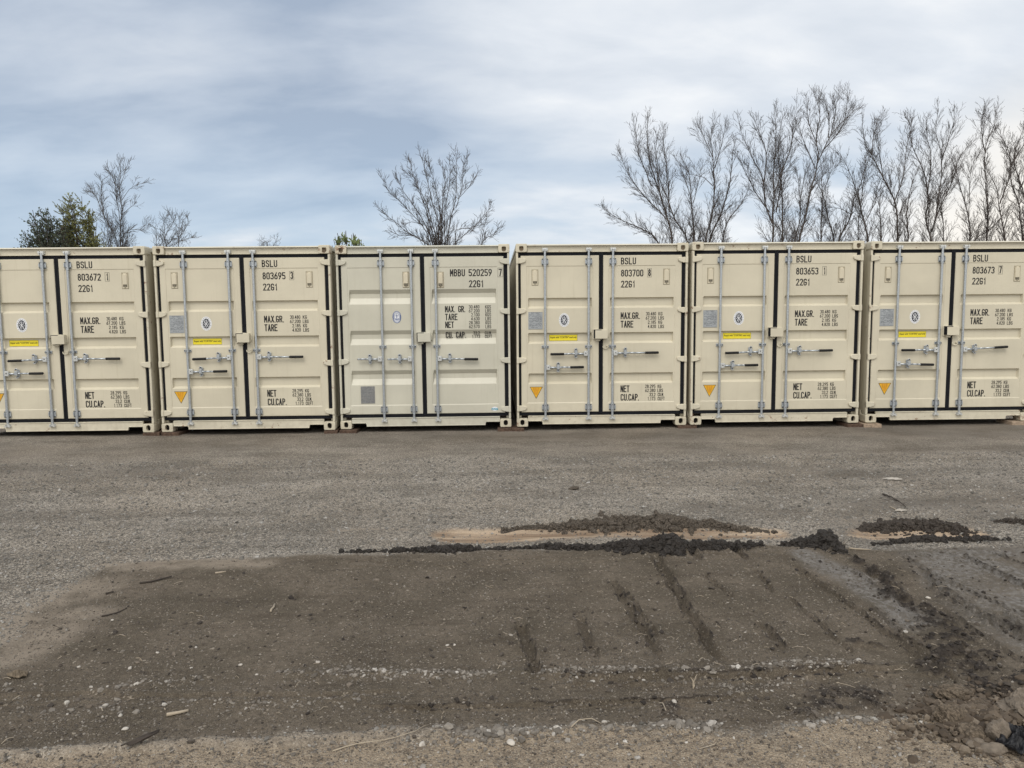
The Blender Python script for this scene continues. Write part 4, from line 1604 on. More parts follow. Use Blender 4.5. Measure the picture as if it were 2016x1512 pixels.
# no two levers hang exactly alike
hr = random.Random(4)
for root, kind, num, chk in fresh:
    bars = sorted([o for o in root.children if o.name.split('.')[0] == 'locking_bar'], key=lambda o: o.data.vertices[0].co.x)
    for k, bar in enumerate(bars):
        a = R(hr.uniform(-1.5, 1.3))
        if num == '803673' and k == 2:
            a = R(-3.4)
        px_, pz_ = PIVOT[kind][k]
        T = Matrix.Translation((px_, 0, pz_)) @ Matrix.Rotation(a, 4, 'Y') @ Matrix.Translation((-px_, 0, -pz_))
        for o in bar.children:
            if o.name.split('.')[0] in ('handle', 'handle_grip'):
                o.matrix_local = T
# ------------------------------------------------------------------ trees
trng = random.Random(23)


def catmull(pts, step):
    pts = [np.array(p, float) for p in pts]
    P_ = [2 * pts[0] - pts[1]] + pts + [2 * pts[-1] - pts[-2]]
    res = []
    for i in range(1, len(P_) - 2):
        a, b_, c, d = P_[i - 1:i + 3]
        n_ = max(1, int(np.linalg.norm(c - b_) / step))
        for k in range(n_):
            t = k / n_
            res.append(0.5 * ((2 * b_) + (c - a) * t + (2 * a - 5 * b_ + 4 * c - d) * t * t + (3 * b_ - a - 3 * c + d) * t ** 3))
    res.append(pts[-1])
    return res


class TreeMesh:
    """collects many thin tapering tubes quickly"""

    def __init__(self):
        self.V, self.F = [], []
        self.n = 0
        self.tips = []

    def tube(self, pts, radii, k):
        pts = np.asarray(pts)
        m = len(pts)
        d = np.gradient(pts, axis=0)
        d /= np.maximum(np.linalg.norm(d, axis=1, keepdims=True), 1e-9)
        ref = np.array([0.31, 0.92, 0.13])
        a = np.cross(d, ref)
        a /= np.maximum(np.linalg.norm(a, axis=1, keepdims=True), 1e-9)
        b_ = np.cross(d, a)
        ang = np.arange(k) * 2 * math.pi / k
        r = np.asarray(radii)[:, None, None]
        ring = pts[:, None, :] + r * (a[:, None, :] * np.cos(ang)[None, :, None] + b_[:, None, :] * np.sin(ang)[None, :, None])
        self.V.append(ring.reshape(-1, 3))
        i, j = np.meshgrid(np.arange(m - 1), np.arange(k), indexing='ij')
        f = np.stack([i * k + j, i * k + (j + 1) % k, (i + 1) * k + (j + 1) % k, (i + 1) * k + j], -1).reshape(-1, 4) + self.n
        self.F.append(f)
        self.n += m * k

    def build(self, name, mat, parent):
        return mesh_np(name, np.concatenate(self.V), np.concatenate(self.F), mat, True, parent)


def rand_perp(d):
    v = np.array([trng.gauss(0, 1) for _ in range(3)])
    v -= d * v.dot(d)
    return v / max(np.linalg.norm(v), 1e-6)


def branch(tm, p, d, length, r, level, maxlevel, up, spread, rmin, dens, wig=0.065):
    n_ = max(3, int(length / (0.34 if level < 2 else 0.22)))
    n_ = min(n_, 9)
    st = length / n_
    pts, dirs = [p.copy()], [d.copy()]
    for i in range(n_):
        d = d + np.array([trng.gauss(0, wig), trng.gauss(0, wig), trng.gauss(0, wig * .7) + up])
        d /= np.linalg.norm(d)
        p = p + d * st
        pts.append(p.copy())
        dirs.append(d.copy())
    rad = [max(rmin, r * (1 - 0.80 * i / n_)) for i in range(n_ + 1)]
    tm.tube(pts, rad, 5 if r > .03 else 3)
    tm.tips.append((pts[-1], dirs[-1]))
    if level >= maxlevel:
        return
    nk = max(2, int(length * dens * (1.7 if level == 1 else 2.2)))
    for q in range(nk):
        t = 0.18 + 0.80 * (q + trng.random()) / nk
        i = min(n_ - 1, int(t * n_))
        base = pts[i] + (pts[i + 1] - pts[i]) * (t * n_ - i)
        dd = dirs[i]
        ang = R(trng.uniform(*spread))
        nd = dd * math.cos(ang) + rand_perp(dd) * math.sin(ang)
        L = length * trng.uniform(.26, .52) * (1.12 - .55 * t)
        branch(tm, base, nd, max(L, .25), max(rmin, rad[i] * .6), level + 1, maxlevel, up * 1.05, spread, rmin, dens, wig)


def limb_tree(name, label, limbs, Y, scale, base=None, group=None, twig=1.0, up=0.06, spread=(28, 55), r0=.13, mat='bark', dens=2.0,
              start=0.12, rmin=.0065, maxlevel=3, depth=1.6, side=3.0):
    """limbs: polylines as seen from the yard; the tree is built in depth round its own foot"""
    tr_, cr = TreeMesh(), TreeMesh()
    lows = [at(*l[0], Y) for l in limbs if l[0][1] > 458]
    if not lows:
        lows = [at(*limbs[0][0], Y)]
    foot = np.mean(lows, axis=0)
    foot[2] = 0.0
    if base is not None:
        foot[0] = base
    for li, l in enumerate(limbs):
        off = trng.uniform(-1, 1) * depth
        W = []
        for i, q in enumerate(l):
            t = i / max(1, len(l) - 1)
            W.append(at(q[0], q[1], Y + off * (t if l[0][1] > 458 else .4 + .6 * t)))
        is_main = l[0][1] > 458
        if is_main:
            g = W[0].copy()
            mid = foot * .45 + g * .55
            mid[2] = g[2] * .55
            W = [foot + np.array([trng.uniform(-.15, .15), trng.uniform(-.15, .15), -.1]), mid] + W
        W = catmull(W, .45)
        # small irregularities of growth
        for i in range(1, len(W) - 1):
            W[i] = W[i] + np.array([trng.gauss(0, .014), trng.gauss(0, .03), 0])
        n_ = len(W)
        L = sum(np.linalg.norm(W[i + 1] - W[i]) for i in range(n_ - 1))
        ra = r0 * (1.0 if is_main else .55) * min(1.15, .35 + L / 14)
        rad = [max(rmin * 1.2, ra * (1 - i / (n_ - 1)) ** .85 + rmin) for i in range(n_)]
        tr_.tube(W, rad, 6)
        cr.tips.append((W[-1], W[-1] - W[-2]))
        acc = 0.0
        nxt = 0
        for i in range(1, n_ - 1):
            seg = np.linalg.norm(W[i + 1] - W[i])
            acc += seg
            if W[i][2] < 2.0 or acc / L < start * .3:
                continue
            t = acc / L
            cnt = seg * 9.0 * twig
            k = int(cnt) + (1 if trng.random() < cnt - int(cnt) else 0)
            for _ in range(k):
                d = (W[i + 1] - W[i]) / max(seg, 1e-6)
                ang = R(trng.uniform(*spread))
                nd = d * math.cos(ang) + rand_perp(d) * math.sin(ang)
                hang = min(1.0, 1.25 - t)
                ln = trng.uniform(.30, 1.0) * side * (.30 + .70 * hang) * (.45 + .55 * min(1, rad[i] / .05))
                branch(cr, W[i] + d * seg * trng.random(), nd, max(.4, ln), max(rmin, min(rad[i] * .45, .022)), 1, maxlevel, up, spread, rmin, dens)
    root = empty(name, tuple(foot))
    for tm, nm in ((tr_, 'trunk'), (cr, 'crown')):
        tm.V = [v - foot for v in tm.V]
        tm.build(nm, MAT[mat], root)
    tag(root, label, 'tree', group)
    return root, cr, foot


def z4(*pts):          # the survey sheet of the tree row
    return [(1150 + x / 2.328, 160 + y / 2.328) for x, y in pts]


def z5(*pts):
    return [(x / 4.8, 290 + y / 4.8) for x, y in pts]


def z6(*pts):
    return [(620 + x / 5.04, 290 + y / 5.04) for x, y in pts]


ROWG = 'bare trees in a row behind the containers'
row = [
    ('bare tree with a low limb reaching left, leftmost of the tall row', 41,
     [z4((405, 740), (385, 640), (350, 520), (310, 400), (290, 280), (290, 150)), z4((475, 740), (420, 640), (390, 560), (340, 440), (300, 330)),
      z4((340, 740), (270, 680), (180, 640), (110, 600), (75, 560)), z4((385, 640), (290, 540), (210, 440), (155, 310)), z4((390, 600), (385, 480), (370, 350), (360, 210)),
      z4((310, 480), (250, 330), (232, 180)), z4((350, 520), (330, 380), (330, 240))], 1.0),
    ('slender low bare tree, between the leftmost tall tree and its neighbour', 44,
     [z4((503, 740), (500, 640), (490, 520), (480, 420), (440, 330)), z4((490, 540), (460, 440), (425, 360)), z4((500, 560), (530, 440), (545, 380))], .9),
    ('narrow upright bare tree over the container numbered 803700', 40,
     [z4((555, 740), (580, 640), (597, 500), (590, 350), (580, 250), (600, 180)), z4((597, 400), (630, 290), (650, 200)), z4((590, 350), (555, 270), (520, 190)),
      z4((575, 740), (630, 600), (665, 480), (680, 350), (690, 280)), z4((635, 740), (655, 650), (720, 560), (760, 480)), z4((590, 480), (550, 440), (470, 425))], 1.0),
    ('bare tree with many upright limbs over the left leaf of container 803653', 39,
     [z4((865, 740), (865, 640), (870, 500), (870, 400), (880, 260), (870, 120)), z4((860, 650), (830, 560), (820, 450), (760, 330), (720, 230), (705, 170)),
      z4((820, 480), (835, 330), (800, 230), (775, 160)), z4((870, 520), (910, 400), (950, 300), (960, 180), (975, 110)), z4((850, 600), (780, 500), (730, 400), (700, 330)),
      z4((908, 740), (908, 560), (905, 420), (925, 330)), z4((880, 600), (900, 480), (890, 330), (910, 150))], 1.0),
    ('tallest bare tree of the row, leaning stem and a wide fan of limbs', 40,
     [z4((985, 740), (1010, 640), (1040, 500), (1070, 370), (1065, 250), (1080, 150), (1050, 50)), z4((1070, 370), (1130, 250), (1180, 190), (1260, 120)),
      z4((1065, 280), (1030, 190), (1020, 80)), z4((1100, 310), (1170, 230), (1200, 150), (1205, 50)), z4((1120, 260), (1120, 150), (1085, 50)),
      z4((1060, 400), (1000, 260), (980, 180)), z4((1130, 250), (1150, 150), (1165, 70))], 1.05),
    ('thin bare stem just left of the tallest tree', 43, [z4((965, 740), (990, 620), (985, 480), (970, 400)), z4((985, 560), (1010, 440), (1020, 360))], .9),
    ('bare tree of two thin stems just right of the tallest tree', 42,
     [z4((1085, 740), (1090, 600), (1090, 450), (1100, 370)), z4((1145, 740), (1115, 620), (1095, 520), (1050, 440)), z4((1090, 520), (1130, 420), (1150, 350))], .95),
    ('bare tree leaning right over the right leaf of container 803653', 41,
     [z4((1165, 740), (1215, 640), (1240, 540), (1280, 430), (1290, 330)), z4((1255, 740), (1255, 600), (1262, 520)), z4((1225, 610), (1160, 580), (1100, 600))], .95),
    ('bare tree leaning left above the corner where 803653 meets 803673', 40,
     [z4((1300, 740), (1270, 580), (1240, 480), (1200, 380), (1165, 320)), z4((1270, 560), (1285, 430), (1310, 330)), z4((1360, 740), (1355, 580), (1360, 500)),
      z4((1285, 650), (1330, 560), (1345, 480))], 1.0),
    ('bare tree forking low into a long left limb and an upright right limb', 39,
     [z4((1437, 740), (1435, 620), (1420, 540), (1370, 440), (1320, 340), (1280, 260), (1275, 190)), z4((1420, 560), (1460, 440), (1480, 300), (1500, 200), (1465, 150)),
      z4((1370, 440), (1350, 300), (1340, 190)), z4((1485, 740), (1480, 600), (1500, 480), (1530, 400)), z4((1320, 340), (1330, 240), (1370, 170))], 1.0),
    ('broad bare tree with a trunk that splits just above the container roof', 40,
     [z4((1590, 740), (1570, 640), (1575, 500), (1550, 400), (1500, 290), (1490, 170)), z4((1590, 690), (1640, 560), (1690, 450), (1720, 350), (1800, 260)),
      z4((1610, 640), (1630, 480), (1640, 350), (1610, 220), (1625, 130)), z4((1645, 740), (1640, 600), (1610, 540)), z4((1640, 350), (1680, 240), (1700, 150)),
      z4((1575, 500), (1590, 350), (1570, 240), (1570, 160))], 1.0),
    ('thin bare tree leaning left, third from the right end of the row', 42,
     [z4((1765, 740), (1765, 640), (1740, 540), (1710, 430), (1680, 320)), z4((1765, 560), (1770, 440), (1800, 330))], .95),
    ('straight bare tree crossed by a slanting limb near the right edge', 41,
     [z4((1845, 740), (1850, 600), (1840, 450), (1840, 300), (1880, 200), (1890, 120)), z4((1780, 740), (1850, 690), (1940, 590)), z4((1840, 330), (1820, 210), (1840, 120))], 1.0),
    ('bare tree with crossing limbs, second from the right edge', 39,
     [z4((1930, 740), (1910, 620), (1890, 500), (1850, 400)), z4((1905, 560), (1950, 430), (1950, 330), (1900, 240), (1830, 150)), z4((1950, 400), (1990, 330), (2030, 260), (2050, 150))], 1.0),
    ('bare tree at the right edge of the photo, cut off by the frame', 40,
     [z4((2010, 740), (1990, 560), (1960, 470), (1955, 380), (1930, 300)), z4((2060, 740), (2030, 560), (1985, 430), (1975, 330), (2020, 200)), z4((2050, 600), (2090, 430), (2080, 280)),
      z4((1990, 500), (2040, 400), (2050, 300), (2040, 130))], 1.0),
]
for label, Y, limbs, r_ in row:
    limb_tree('bare_tree', label, limbs, Y, 1.0, None, ROWG, .95, .075, (15, 40), .074 * r_, 'bark', 2.3, side=2.5)

limb_tree('bare_tree', 'round vase-shaped bare tree with many stems above the greyer container', [
    z6((1130, 970), (1000, 890), (900, 830), (790, 740), (700, 670), (630, 600)), z6((1150, 960), (1070, 780), (960, 660), (850, 540), (740, 450), (665, 310)),
    z6((1170, 960), (1080, 740), (980, 580), (880, 440), (800, 280)), z6((1190, 950), (1110, 640), (1040, 450), (980, 330), (910, 250)),
    z6((1210, 950), (1150, 700), (1080, 500), (1000, 340), (940, 120)), z6((1230, 950), (1230, 750), (1160, 550), (1120, 350), (1050, 80)),
    z6((1250, 950), (1240, 640), (1190, 370), (1120, 130)), z6((1290, 950), (1290, 640), (1330, 400), (1350, 170)), z6((1310, 960), (1360, 660), (1400, 480), (1400, 60)),
    z6((1400, 600), (1460, 400), (1470, 200), (1510, 110)), z6((1420, 510), (1530, 390), (1590, 290)), z6((1380, 960), (1480, 870), (1600, 770), (1680, 670), (1760, 570)),
    z6((1390, 960), (1400, 820), (1560, 800), (1670, 760)), z6((1660, 960), (1660, 880), (1690, 760)), z6((1660, 940), (1760, 880), (1830, 790)),
    z6((1080, 930), (1000, 880), (830, 870), (740, 830)), z6((1265, 950), (1260, 600), (1290, 350), (1260, 190)), z6((1060, 760), (960, 740), (880, 760))],
    33, 1.0, None, None, .9, .085, (16, 40), .046, 'bark', 2.5, side=1.4, depth=2.2, rmin=.0065)

limb_tree('bare_tree', 'pale slender bare tree beside the green trees on the left', [
    z5((1140, 930), (1140, 700), (1160, 600), (1130, 400), (1130, 160)), z5((1140, 350), (1170, 270), (1190, 180)), z5((1130, 700), (1110, 520), (1090, 350), (1010, 210)),
    z5((1110, 930), (1050, 770), (980, 640), (960, 480), (960, 320)), z5((1150, 640), (1230, 570), (1300, 520)), z5((1200, 930), (1165, 780), (1150, 680)),
    z5((1170, 820), (1320, 780), (1390, 720)), z5((1010, 930), (1050, 850), (1080, 760)), z5((1020, 930), (1010, 780), (980, 640)), z5((980, 640), (900, 460), (830, 390)),
    z5((1150, 500), (1220, 400), (1290, 350))], 36, 1.0, None, None, 1.25, .07, (18, 42), .048, 'bark_pale', 2.4, side=1.8)
limb_tree('bare_tree', 'small spreading bare tree above the corner where 803672 meets 803695', [
    z5((1545, 925), (1560, 830), (1640, 700), (1600, 620)), z5((1560, 850), (1545, 720), (1580, 640)), z5((1580, 925), (1700, 850), (1780, 700)), z5((1640, 925), (1740, 870), (1840, 850)),
    z5((1480, 925), (1480, 780)), z5((1690, 860), (1700, 740), (1690, 670))], 34, 1.0, None, None, 1.0, .07, (20, 46), .042, 'bark_pale', 2.2, side=1.3)
limb_tree('bare_tree', 'tiny bare treetop just showing over container 803695', [
    [(528, 490), (526, 480), (522, 474)], [(534, 490), (540, 480), (543, 473)], [(520, 490), (514, 482)]], 45, 1.0, None, None, .8, .05, (30, 60), .05, 'bark_pale', 1.6, side=.8)


def leafy(name, label, crown_px, Y, leaf_mat, leaf, n_leaf, stems, lean=0.0, hug=1.0, upright=False, seed=1):
    """leafy tree: limbs inside the crown, sprays of single leaves on twigs, denser low and inside"""
    rr = np.random.default_rng(seed)
    base = at(crown_px['foot'], 486, Y)
    top = at(*crown_px['top'], Y)
    left, right = at(crown_px['left'], 480, Y)[0], at(crown_px['right'], 480, Y)[0]
    H = top[2]
    foot = np.array([base[0], Y, 0.0])
    root = empty(name, tuple(foot))
    tr_, tw = TreeMesh(), TreeMesh()
    ends = []
    for s in range(stems):
        u = rr.uniform(0, 1)
        ex = left + (right - left) * (s + rr.uniform(.2, .8)) / stems
        k = 1 - abs((ex - top[0]) / ((left - top[0]) if ex < top[0] else (right - top[0]))) ** crown_px.get('pow', 1.15)
        z0 = at(1008, 486, Y)[2] * .92
        ez = z0 + (H - z0) * max(.02, k) * rr.uniform(.86, 1.0)
        ey = Y + rr.uniform(-1, 1) * (right - left) * .38 * (.4 + .6 * k)
        mid = np.array([foot[0] + (ex - foot[0]) * .35, Y + (ey - Y) * .35, ez * .55])
        pts = catmull([foot + np.array([0, 0, -.1]), mid, np.array([ex, ey, ez])], .4)
        n_ = len(pts)
        tr_.tube([p - foot for p in pts], [max(.012, .10 * (1 - i / (n_ - 1)) ** 1.2) for i in range(n_)], 5)
        ends.append(pts)
    Ls, Ld, Lu = [], [], []
    per = n_leaf // stems
    for pts in ends:
        P_ = np.array(pts)
        n_ = len(P_)
        cnt = 0
        while cnt < per:
            t = rr.beta(2.2, 1.3)
            i = min(n_ - 2, int(t * (n_ - 1)))
            d = P_[i + 1] - P_[i]
            d = d / np.linalg.norm(d)
            if P_[i][2] < 1.5:
                continue
            out_ = rr.normal(size=3)
            out_ -= d * out_.dot(d)
            out_ /= np.linalg.norm(out_)
            a = math.radians(rr.uniform(15, 60) if upright else rr.uniform(25, 75))
            td = d * math.cos(a) + out_ * math.sin(a) + np.array([lean * .5, 0, .25 if upright else .12])
            td /= np.linalg.norm(td)
            ln = rr.uniform(.3, 1.1) * hug * (1.15 - .6 * t)
            q0, q1 = P_[i], P_[i] + td * ln
            qm = (q0 + q1) / 2 + np.array([0, 0, -.03 * ln])
            tw.tube([q0 - foot, qm - foot, q1 - foot], [.012, .009, .006], 3)
            m = int(rr.integers(7, 16))
            for k in range(m):
                tt = (k + rr.random()) / m
                pos_ = q0 + (q1 - q0) * (.15 + .9 * tt)
                sd_ = rr.normal(size=3)
                ld = td * (.9 if upright else .5) + sd_ * .45 + np.array([lean * .4, 0, .15])
                ld /= np.linalg.norm(ld)
                Ls.append(pos_ - foot)
                Ld.append(ld)
                Lu.append(rr.normal(size=3))
            cnt += m
    Ls, Ld, Lu = np.array(Ls), np.array(Ld), np.array(Lu)
    side = np.cross(Ld, Lu)
    side /= np.linalg.norm(side, axis=1, keepdims=True)
    sz = rr.uniform(.55, 1.25, (len(Ls), 1)) * leaf
    w = sz * rr.uniform(.24, .42, (len(Ls), 1))
    bend = np.cross(side, Ld) * sz * .12
    V_ = np.stack([Ls, Ls + Ld * sz * .5 + side * w + bend, Ls + Ld * sz, Ls + Ld * sz * .5 - side * w + bend], 1).reshape(-1, 3)
    F_ = np.arange(len(V_)).reshape(-1, 4)
    tr_.build('trunk', MAT['bark'], root)
    tw.build('twigs', MAT['bark'], root)
    mesh_np('crown', V_, F_, MAT[leaf_mat], False, root)
    tag(root, label, 'tree')
    return root


leafy('leafy_tree', 'dark green bushy tree, lower and leftmost of the two leafy trees', {'foot': 98, 'top': (98, 408), 'left': 38, 'right': 146, 'pow': 1.7}, 30, 'leaf_dark', .10, 17000, 26, -.25, 1.25, seed=4)
leafy('leafy_tree', 'olive green pointed tree beside the dark bushy tree', {'foot': 165, 'top': (154, 375), 'left': 98, 'right': 214, 'pow': 1.15}, 31.5, 'leaf_olive', .10, 22000, 28, -.35, 1.15, seed=9)
leafy('leafy_bush', 'light green budding bush peeking over the left end of the greyer container', {'foot': 690, 'top': (682, 452), 'left': 647, 'right': 732, 'pow': 1.8}, 22, 'leaf_spring', .11, 6500, 26, 0, .6, True, seed=5)
# ------------------------------------------------------------------ timber packing under the corner fittings
def plank(label, px0, px1, y0, y1, h, mat, rot=0.0, seed=0, depth_y=0.0, group='timber blocks under the container corners'):
    a, c = at(px0, 845, depth_y + y0), at(px1, 845, depth_y + y0)
    mb = MB()
    w = c[0] - a[0]
    rr = random.Random(seed)
    n_ = 5
    # sawn board with slightly uneven arrises and a split end
    xs = [-w / 2 + w * i / n_ for i in range(n_ + 1)]
    d = y1 - y0
    vs_ = []
    for x in xs:
        j = lambda s: rr.uniform(-s, s)
        vs_ += [(x + j(.002), j(.004), 0), (x, d + j(.004), 0), (x + j(.003), d + j(.004), h + j(.003)), (x + j(.003), .003 + j(.003), h + j(.003)), (x, j(.003), h - .006 + j(.003))]
    fs = [(4, 3, 2, 1, 0)]
    for i in range(n_):
        o = i * 5
        for k in range(5):
            q = (k + 1) % 5
            fs.append((o + k, o + q, o + 5 + q, o + 5 + k))
    o = n_ * 5
    fs.append((o, o + 1, o + 2, o + 3, o + 4))
    mb.add(vs_, fs)
    ob = mb.build('timber_block', MAT[mat], None, ((a[0] + c[0]) / 2, depth_y + y0, float(ground_h((a[0] + c[0]) / 2, depth_y + y0)) - .006))
    ob.rotation_euler = (0, 0, R(rot))
    tag(ob, label, 'timber block', group)
    return ob


plank('dark flat timber under the right corner of container 803672', 281, 313, -.05, .30, .052, 'timber_dark', 2, 1)
plank('dark timber under the left corner of container 803695', 316, 351, -.06, .32, .050, 'timber_dark', -3, 2)
plank('thin dark timber under the right corner of container 803695', 638, 664, -.04, .28, .048, 'timber_dark', 1, 3)
plank('dark timber under the left corner of the greyer container', 668, 702, -.02, .30, .048, 'timber_dark', -2, 4)
plank('brown timber under the right corner of the greyer container', 980, 1007, -.02, .30, .050, 'timber_dark', -1, 5)
plank('brown timber under the left corner of container 803700', 1008, 1032, -.03, .30, .050, 'timber_dark', 1, 6)
plank('dark timber under the right corner of container 803653', 1668, 1700, -.04, .30, .050, 'timber_dark', 2, 8)
plank('pale sawn timber under the left corner of container 803673', 1701, 1735, -.07, .30, .052, 'timber_light', -2, 9)
plank('pale timber under the right corner of container 803673, at the right edge', 1992, 2036, -.05, .30, .052, 'timber_light', 0, 10)
plank('dark timber under the shared corner of containers 803700 and 803653', 1335, 1372, 0.0, .30, .050, 'timber_dark', 0, 7)


# ------------------------------------------------------------------ stones and clods
def ico(sub):
    bm = bmesh.new()
    bmesh.ops.create_icosphere(bm, subdivisions=sub, radius=1.0)
    V_ = np.array([v.co[:] for v in bm.verts])
    F_ = np.array([[v.index for v in f.verts] for f in bm.faces])
    bm.free()
    return V_, F_


ICO1, ICO2, ICO3, ICO4 = ico(1), ico(2), ico(3), ico(5)


def rot_mats(n_, flat=True):
    a = rng.uniform(0, 2 * math.pi, n_)
    t = rng.normal(0, .25 if flat else 1.0, n_)
    u = rng.normal(0, .25 if flat else 1.0, n_)
    ca, sa, ct, st, cu, su = np.cos(a), np.sin(a), np.cos(t), np.sin(t), np.cos(u), np.sin(u)
    Z = np.zeros(n_)
    O = np.ones(n_)
    Rz = np.stack([ca, -sa, Z, sa, ca, Z, Z, Z, O], -1).reshape(-1, 3, 3)
    Rx = np.stack([O, Z, Z, Z, ct, -st, Z, st, ct], -1).reshape(-1, 3, 3)
    Ry = np.stack([cu, Z, su, Z, O, Z, -su, Z, cu], -1).reshape(-1, 3, 3)
    return Rz @ Rx @ Ry


def rock_field(pos_, size, base, flat=(.45, .8), jag=.22, loose=False):
    """many small stones as one array of vertices"""
    Vb, Fb = base
    n_ = len(pos_)
    k = len(Vb)
    S = np.stack([rng.uniform(.8, 1.35, n_), rng.uniform(.65, 1.0, n_), rng.uniform(*flat, n_)], -1) * size[:, None]
    J = 1 + rng.normal(0, jag, (n_, k, 1)).clip(-.45, .45)
    V_ = Vb[None] * J * S[:, None, :]
    V_ = np.einsum('nij,nkj->nki', rot_mats(n_, not loose), V_) + pos_[:, None, :]
    F_ = (Fb[None] + (np.arange(n_) * k)[:, None, None]).reshape(-1, 3)
    return V_.reshape(-1, 3), F_, k


def stone_material(name, dark, mid, light, rough=.85):
    m, n, b = principled(name, mid, rough, 0, .25)
    a = n.node('ShaderNodeAttribute', attribute_name='stone')
    pos = n.node('ShaderNodeNewGeometry').outputs['Position']
    cr = n.node('ShaderNodeValToRGB')
    e = cr.color_ramp.elements
    e[0].position, e[0].color = .05, (*dark, 1)
    e[1].position, e[1].color = 1.0, (*light, 1)
    x = e.new(.55)
    x.color = (*mid, 1)
    n.l.new(a.outputs['Fac'], cr.inputs[0])
    nz = n.noise(pos, 90, 4, .6)
    c = n.mix(n.math('MULTIPLY', n.ramp(nz, .35, .7), .45), cr.outputs[0], (mid[0] * .55, mid[1] * .52, mid[2] * .48))
    n.l.new(c, b.inputs['Base Color'])
    bp = n.node('ShaderNodeBump')
    bp.inputs['Strength'].default_value = .5
    bp.inputs['Distance'].default_value = .004
    n.l.new(nz, bp.inputs['Height'])
    n.l.new(bp.outputs[0], b.inputs['Normal'])
    return m


MAT['pebble'] = stone_material('pebble_stone', (.10, .088, .075), (.24, .215, .185), (.56, .53, .49))
MAT['crushed'] = stone_material('crushed_stone', (.085, .080, .072), (.19, .178, .160), (.44, .42, .39))
MAT['grit'] = stone_material('soil_grit', (.060, .051, .043), (.138, .120, .101), (.34, .31, .27))
MAT['brown_crumb'] = stone_material('brown_crumb', (.050, .038, .028), (.125, .098, .073), (.26, .215, .165))
MAT['crumb'] = stone_material('soil_crumb', (.024, .020, .018), (.085, .071, .058), (.19, .16, .13))


def set_tint(o, vals, k):
    a = o.data.attributes.new('stone', 'FLOAT', 'POINT')
    a.data.foreach_set('value', np.repeat(vals, k).astype(np.float32)[:len(o.data.vertices)])


def stuff_stones(name, label, cat, pos_, size, base, mat, bright, **kw):
    V_, F_, k = rock_field(pos_, size, base, **kw)
    o = mesh_np(name, V_, F_, MAT[mat], False)
    set_tint(o, bright, k)
    tag(o, label, cat, kind='stuff')
    return o


def in_view(x, y):
    """keep what lies in front of the viewer, with a generous margin either side"""
    d = y - CAM[1]
    return (np.abs(x - d * .02) < d * .70 + 1.0)


def sample(n_, ymin, ymax, dens):
    """random places on the yard, nearer places a little more often"""
    d = np.exp(rng.uniform(math.log(ymin - CAM[1]), math.log(ymax - CAM[1]), n_))
    y = CAM[1] + d
    x = rng.uniform(-1, 1, n_) * (d * .70 + 1.0)
    k = rng.random(n_) < dens(x, y)
    return x[k], y[k]


# crushed stone lying loose over the upper yard
x, y = sample(110000, -8.4, -2.0, lambda x, y: (1 - ground_field('soil', x, y)) * (1 - ground_field('fore', x, y)) * (1 - .8 * ground_field('tan', x, y)))
sz = rng.lognormal(math.log(.0050), .45, len(x)).clip(.0025, .017) * np.clip(((y - CAM[1]) / 5) ** .35, .8, 1.4)
stuff_stones('crushed_stone', 'loose grey crushed stone covering the upper yard', 'gravel', np.stack([x, y, ground_h(x, y) + sz * .12], -1), sz, ICO1, 'crushed',
             rng.beta(1.6, 2.2, len(x)))
# pebbles: lines pushed up by the blade, sparse over the soil, dense in the foreground
x, y = sample(95000, -8.9, -3.6, lambda x, y: np.clip(ground_field('peb', x, y) * .62 + ground_field('soil', x, y) * np.clip(.009 + .022 * fbm(x, y, .5, 3, 66), .001, 1) * (1 - .6 * ground_field('wet', x, y)) + ground_field('fore', x, y) * .26, 0, 1))
sz = rng.lognormal(math.log(.0050), .48, len(x)).clip(.0025, .017) * np.where(ground_field('peb', x, y) > .3, 1.12, .86)
stuff_stones('scattered_pebbles', 'small pale pebbles scattered over the soil and the foreground', 'pebbles', np.stack([x, y, ground_h(x, y) + sz * .10], -1), sz, ICO1, 'pebble',
             rng.beta(1.2, 2.3, len(x)))
# fine crumbs and grit that give the scraped soil its rough skin
OCT = (np.array([(1, 0, 0), (-1, 0, 0), (0, 1, 0), (0, -1, 0), (0, 0, 1), (0, 0, -1)], float),
       np.array([(0, 2, 4), (2, 1, 4), (1, 3, 4), (3, 0, 4), (2, 0, 5), (1, 2, 5), (3, 1, 5), (0, 3, 5)]))
x, y = sample(190000, -8.7, -5.0, lambda x, y: np.clip(ground_field('soil', x, y) * (.35 + .9 * fbm(x, y, .6, 3, 91)) + ground_field('fore', x, y) * .35, 0, 1))
sz = rng.lognormal(math.log(.0030), .42, len(x)).clip(.0015, .009)
stuff_stones('soil_grit', 'fine brown crumbs and grit over the scraped soil', 'soil crumbs', np.stack([x, y, ground_h(x, y) + sz * .2], -1), sz, OCT, 'grit',
             rng.beta(1.5, 2.0, len(x)), flat=(.6, .95), jag=.18)
# the rows of washed pebbles left along the edges of the blade's passes
LX, LY, LS = [], [], []
for p, w, k in PEBBLE_LINES:
    p = np.array(p)
    L = np.concatenate([[0], np.cumsum(np.linalg.norm(np.diff(p, axis=0), axis=1))])
    m_ = int(L[-1] * 330 * min(k, 1.8))
    s_ = rng.uniform(0, L[-1], m_)
    ok = rng.random(m_) < np.clip(.35 + 1.6 * fbm(s_, s_ * 0 + w * 50, .22, 3, 77), .06, 1)
    s_ = s_[ok]
    LX.append(np.interp(s_, L, p[:, 0]) + rng.normal(0, .01, len(s_)))
    LY.append(np.interp(s_, L, p[:, 1]) + rng.normal(0, w * .55, len(s_)))
    LS.append(rng.lognormal(math.log(.0050), .45, len(s_)).clip(.0025, .014) * (1.55 if k > 2 else 1))
x, y, sz = np.concatenate(LX), np.concatenate(LY), np.concatenate(LS)
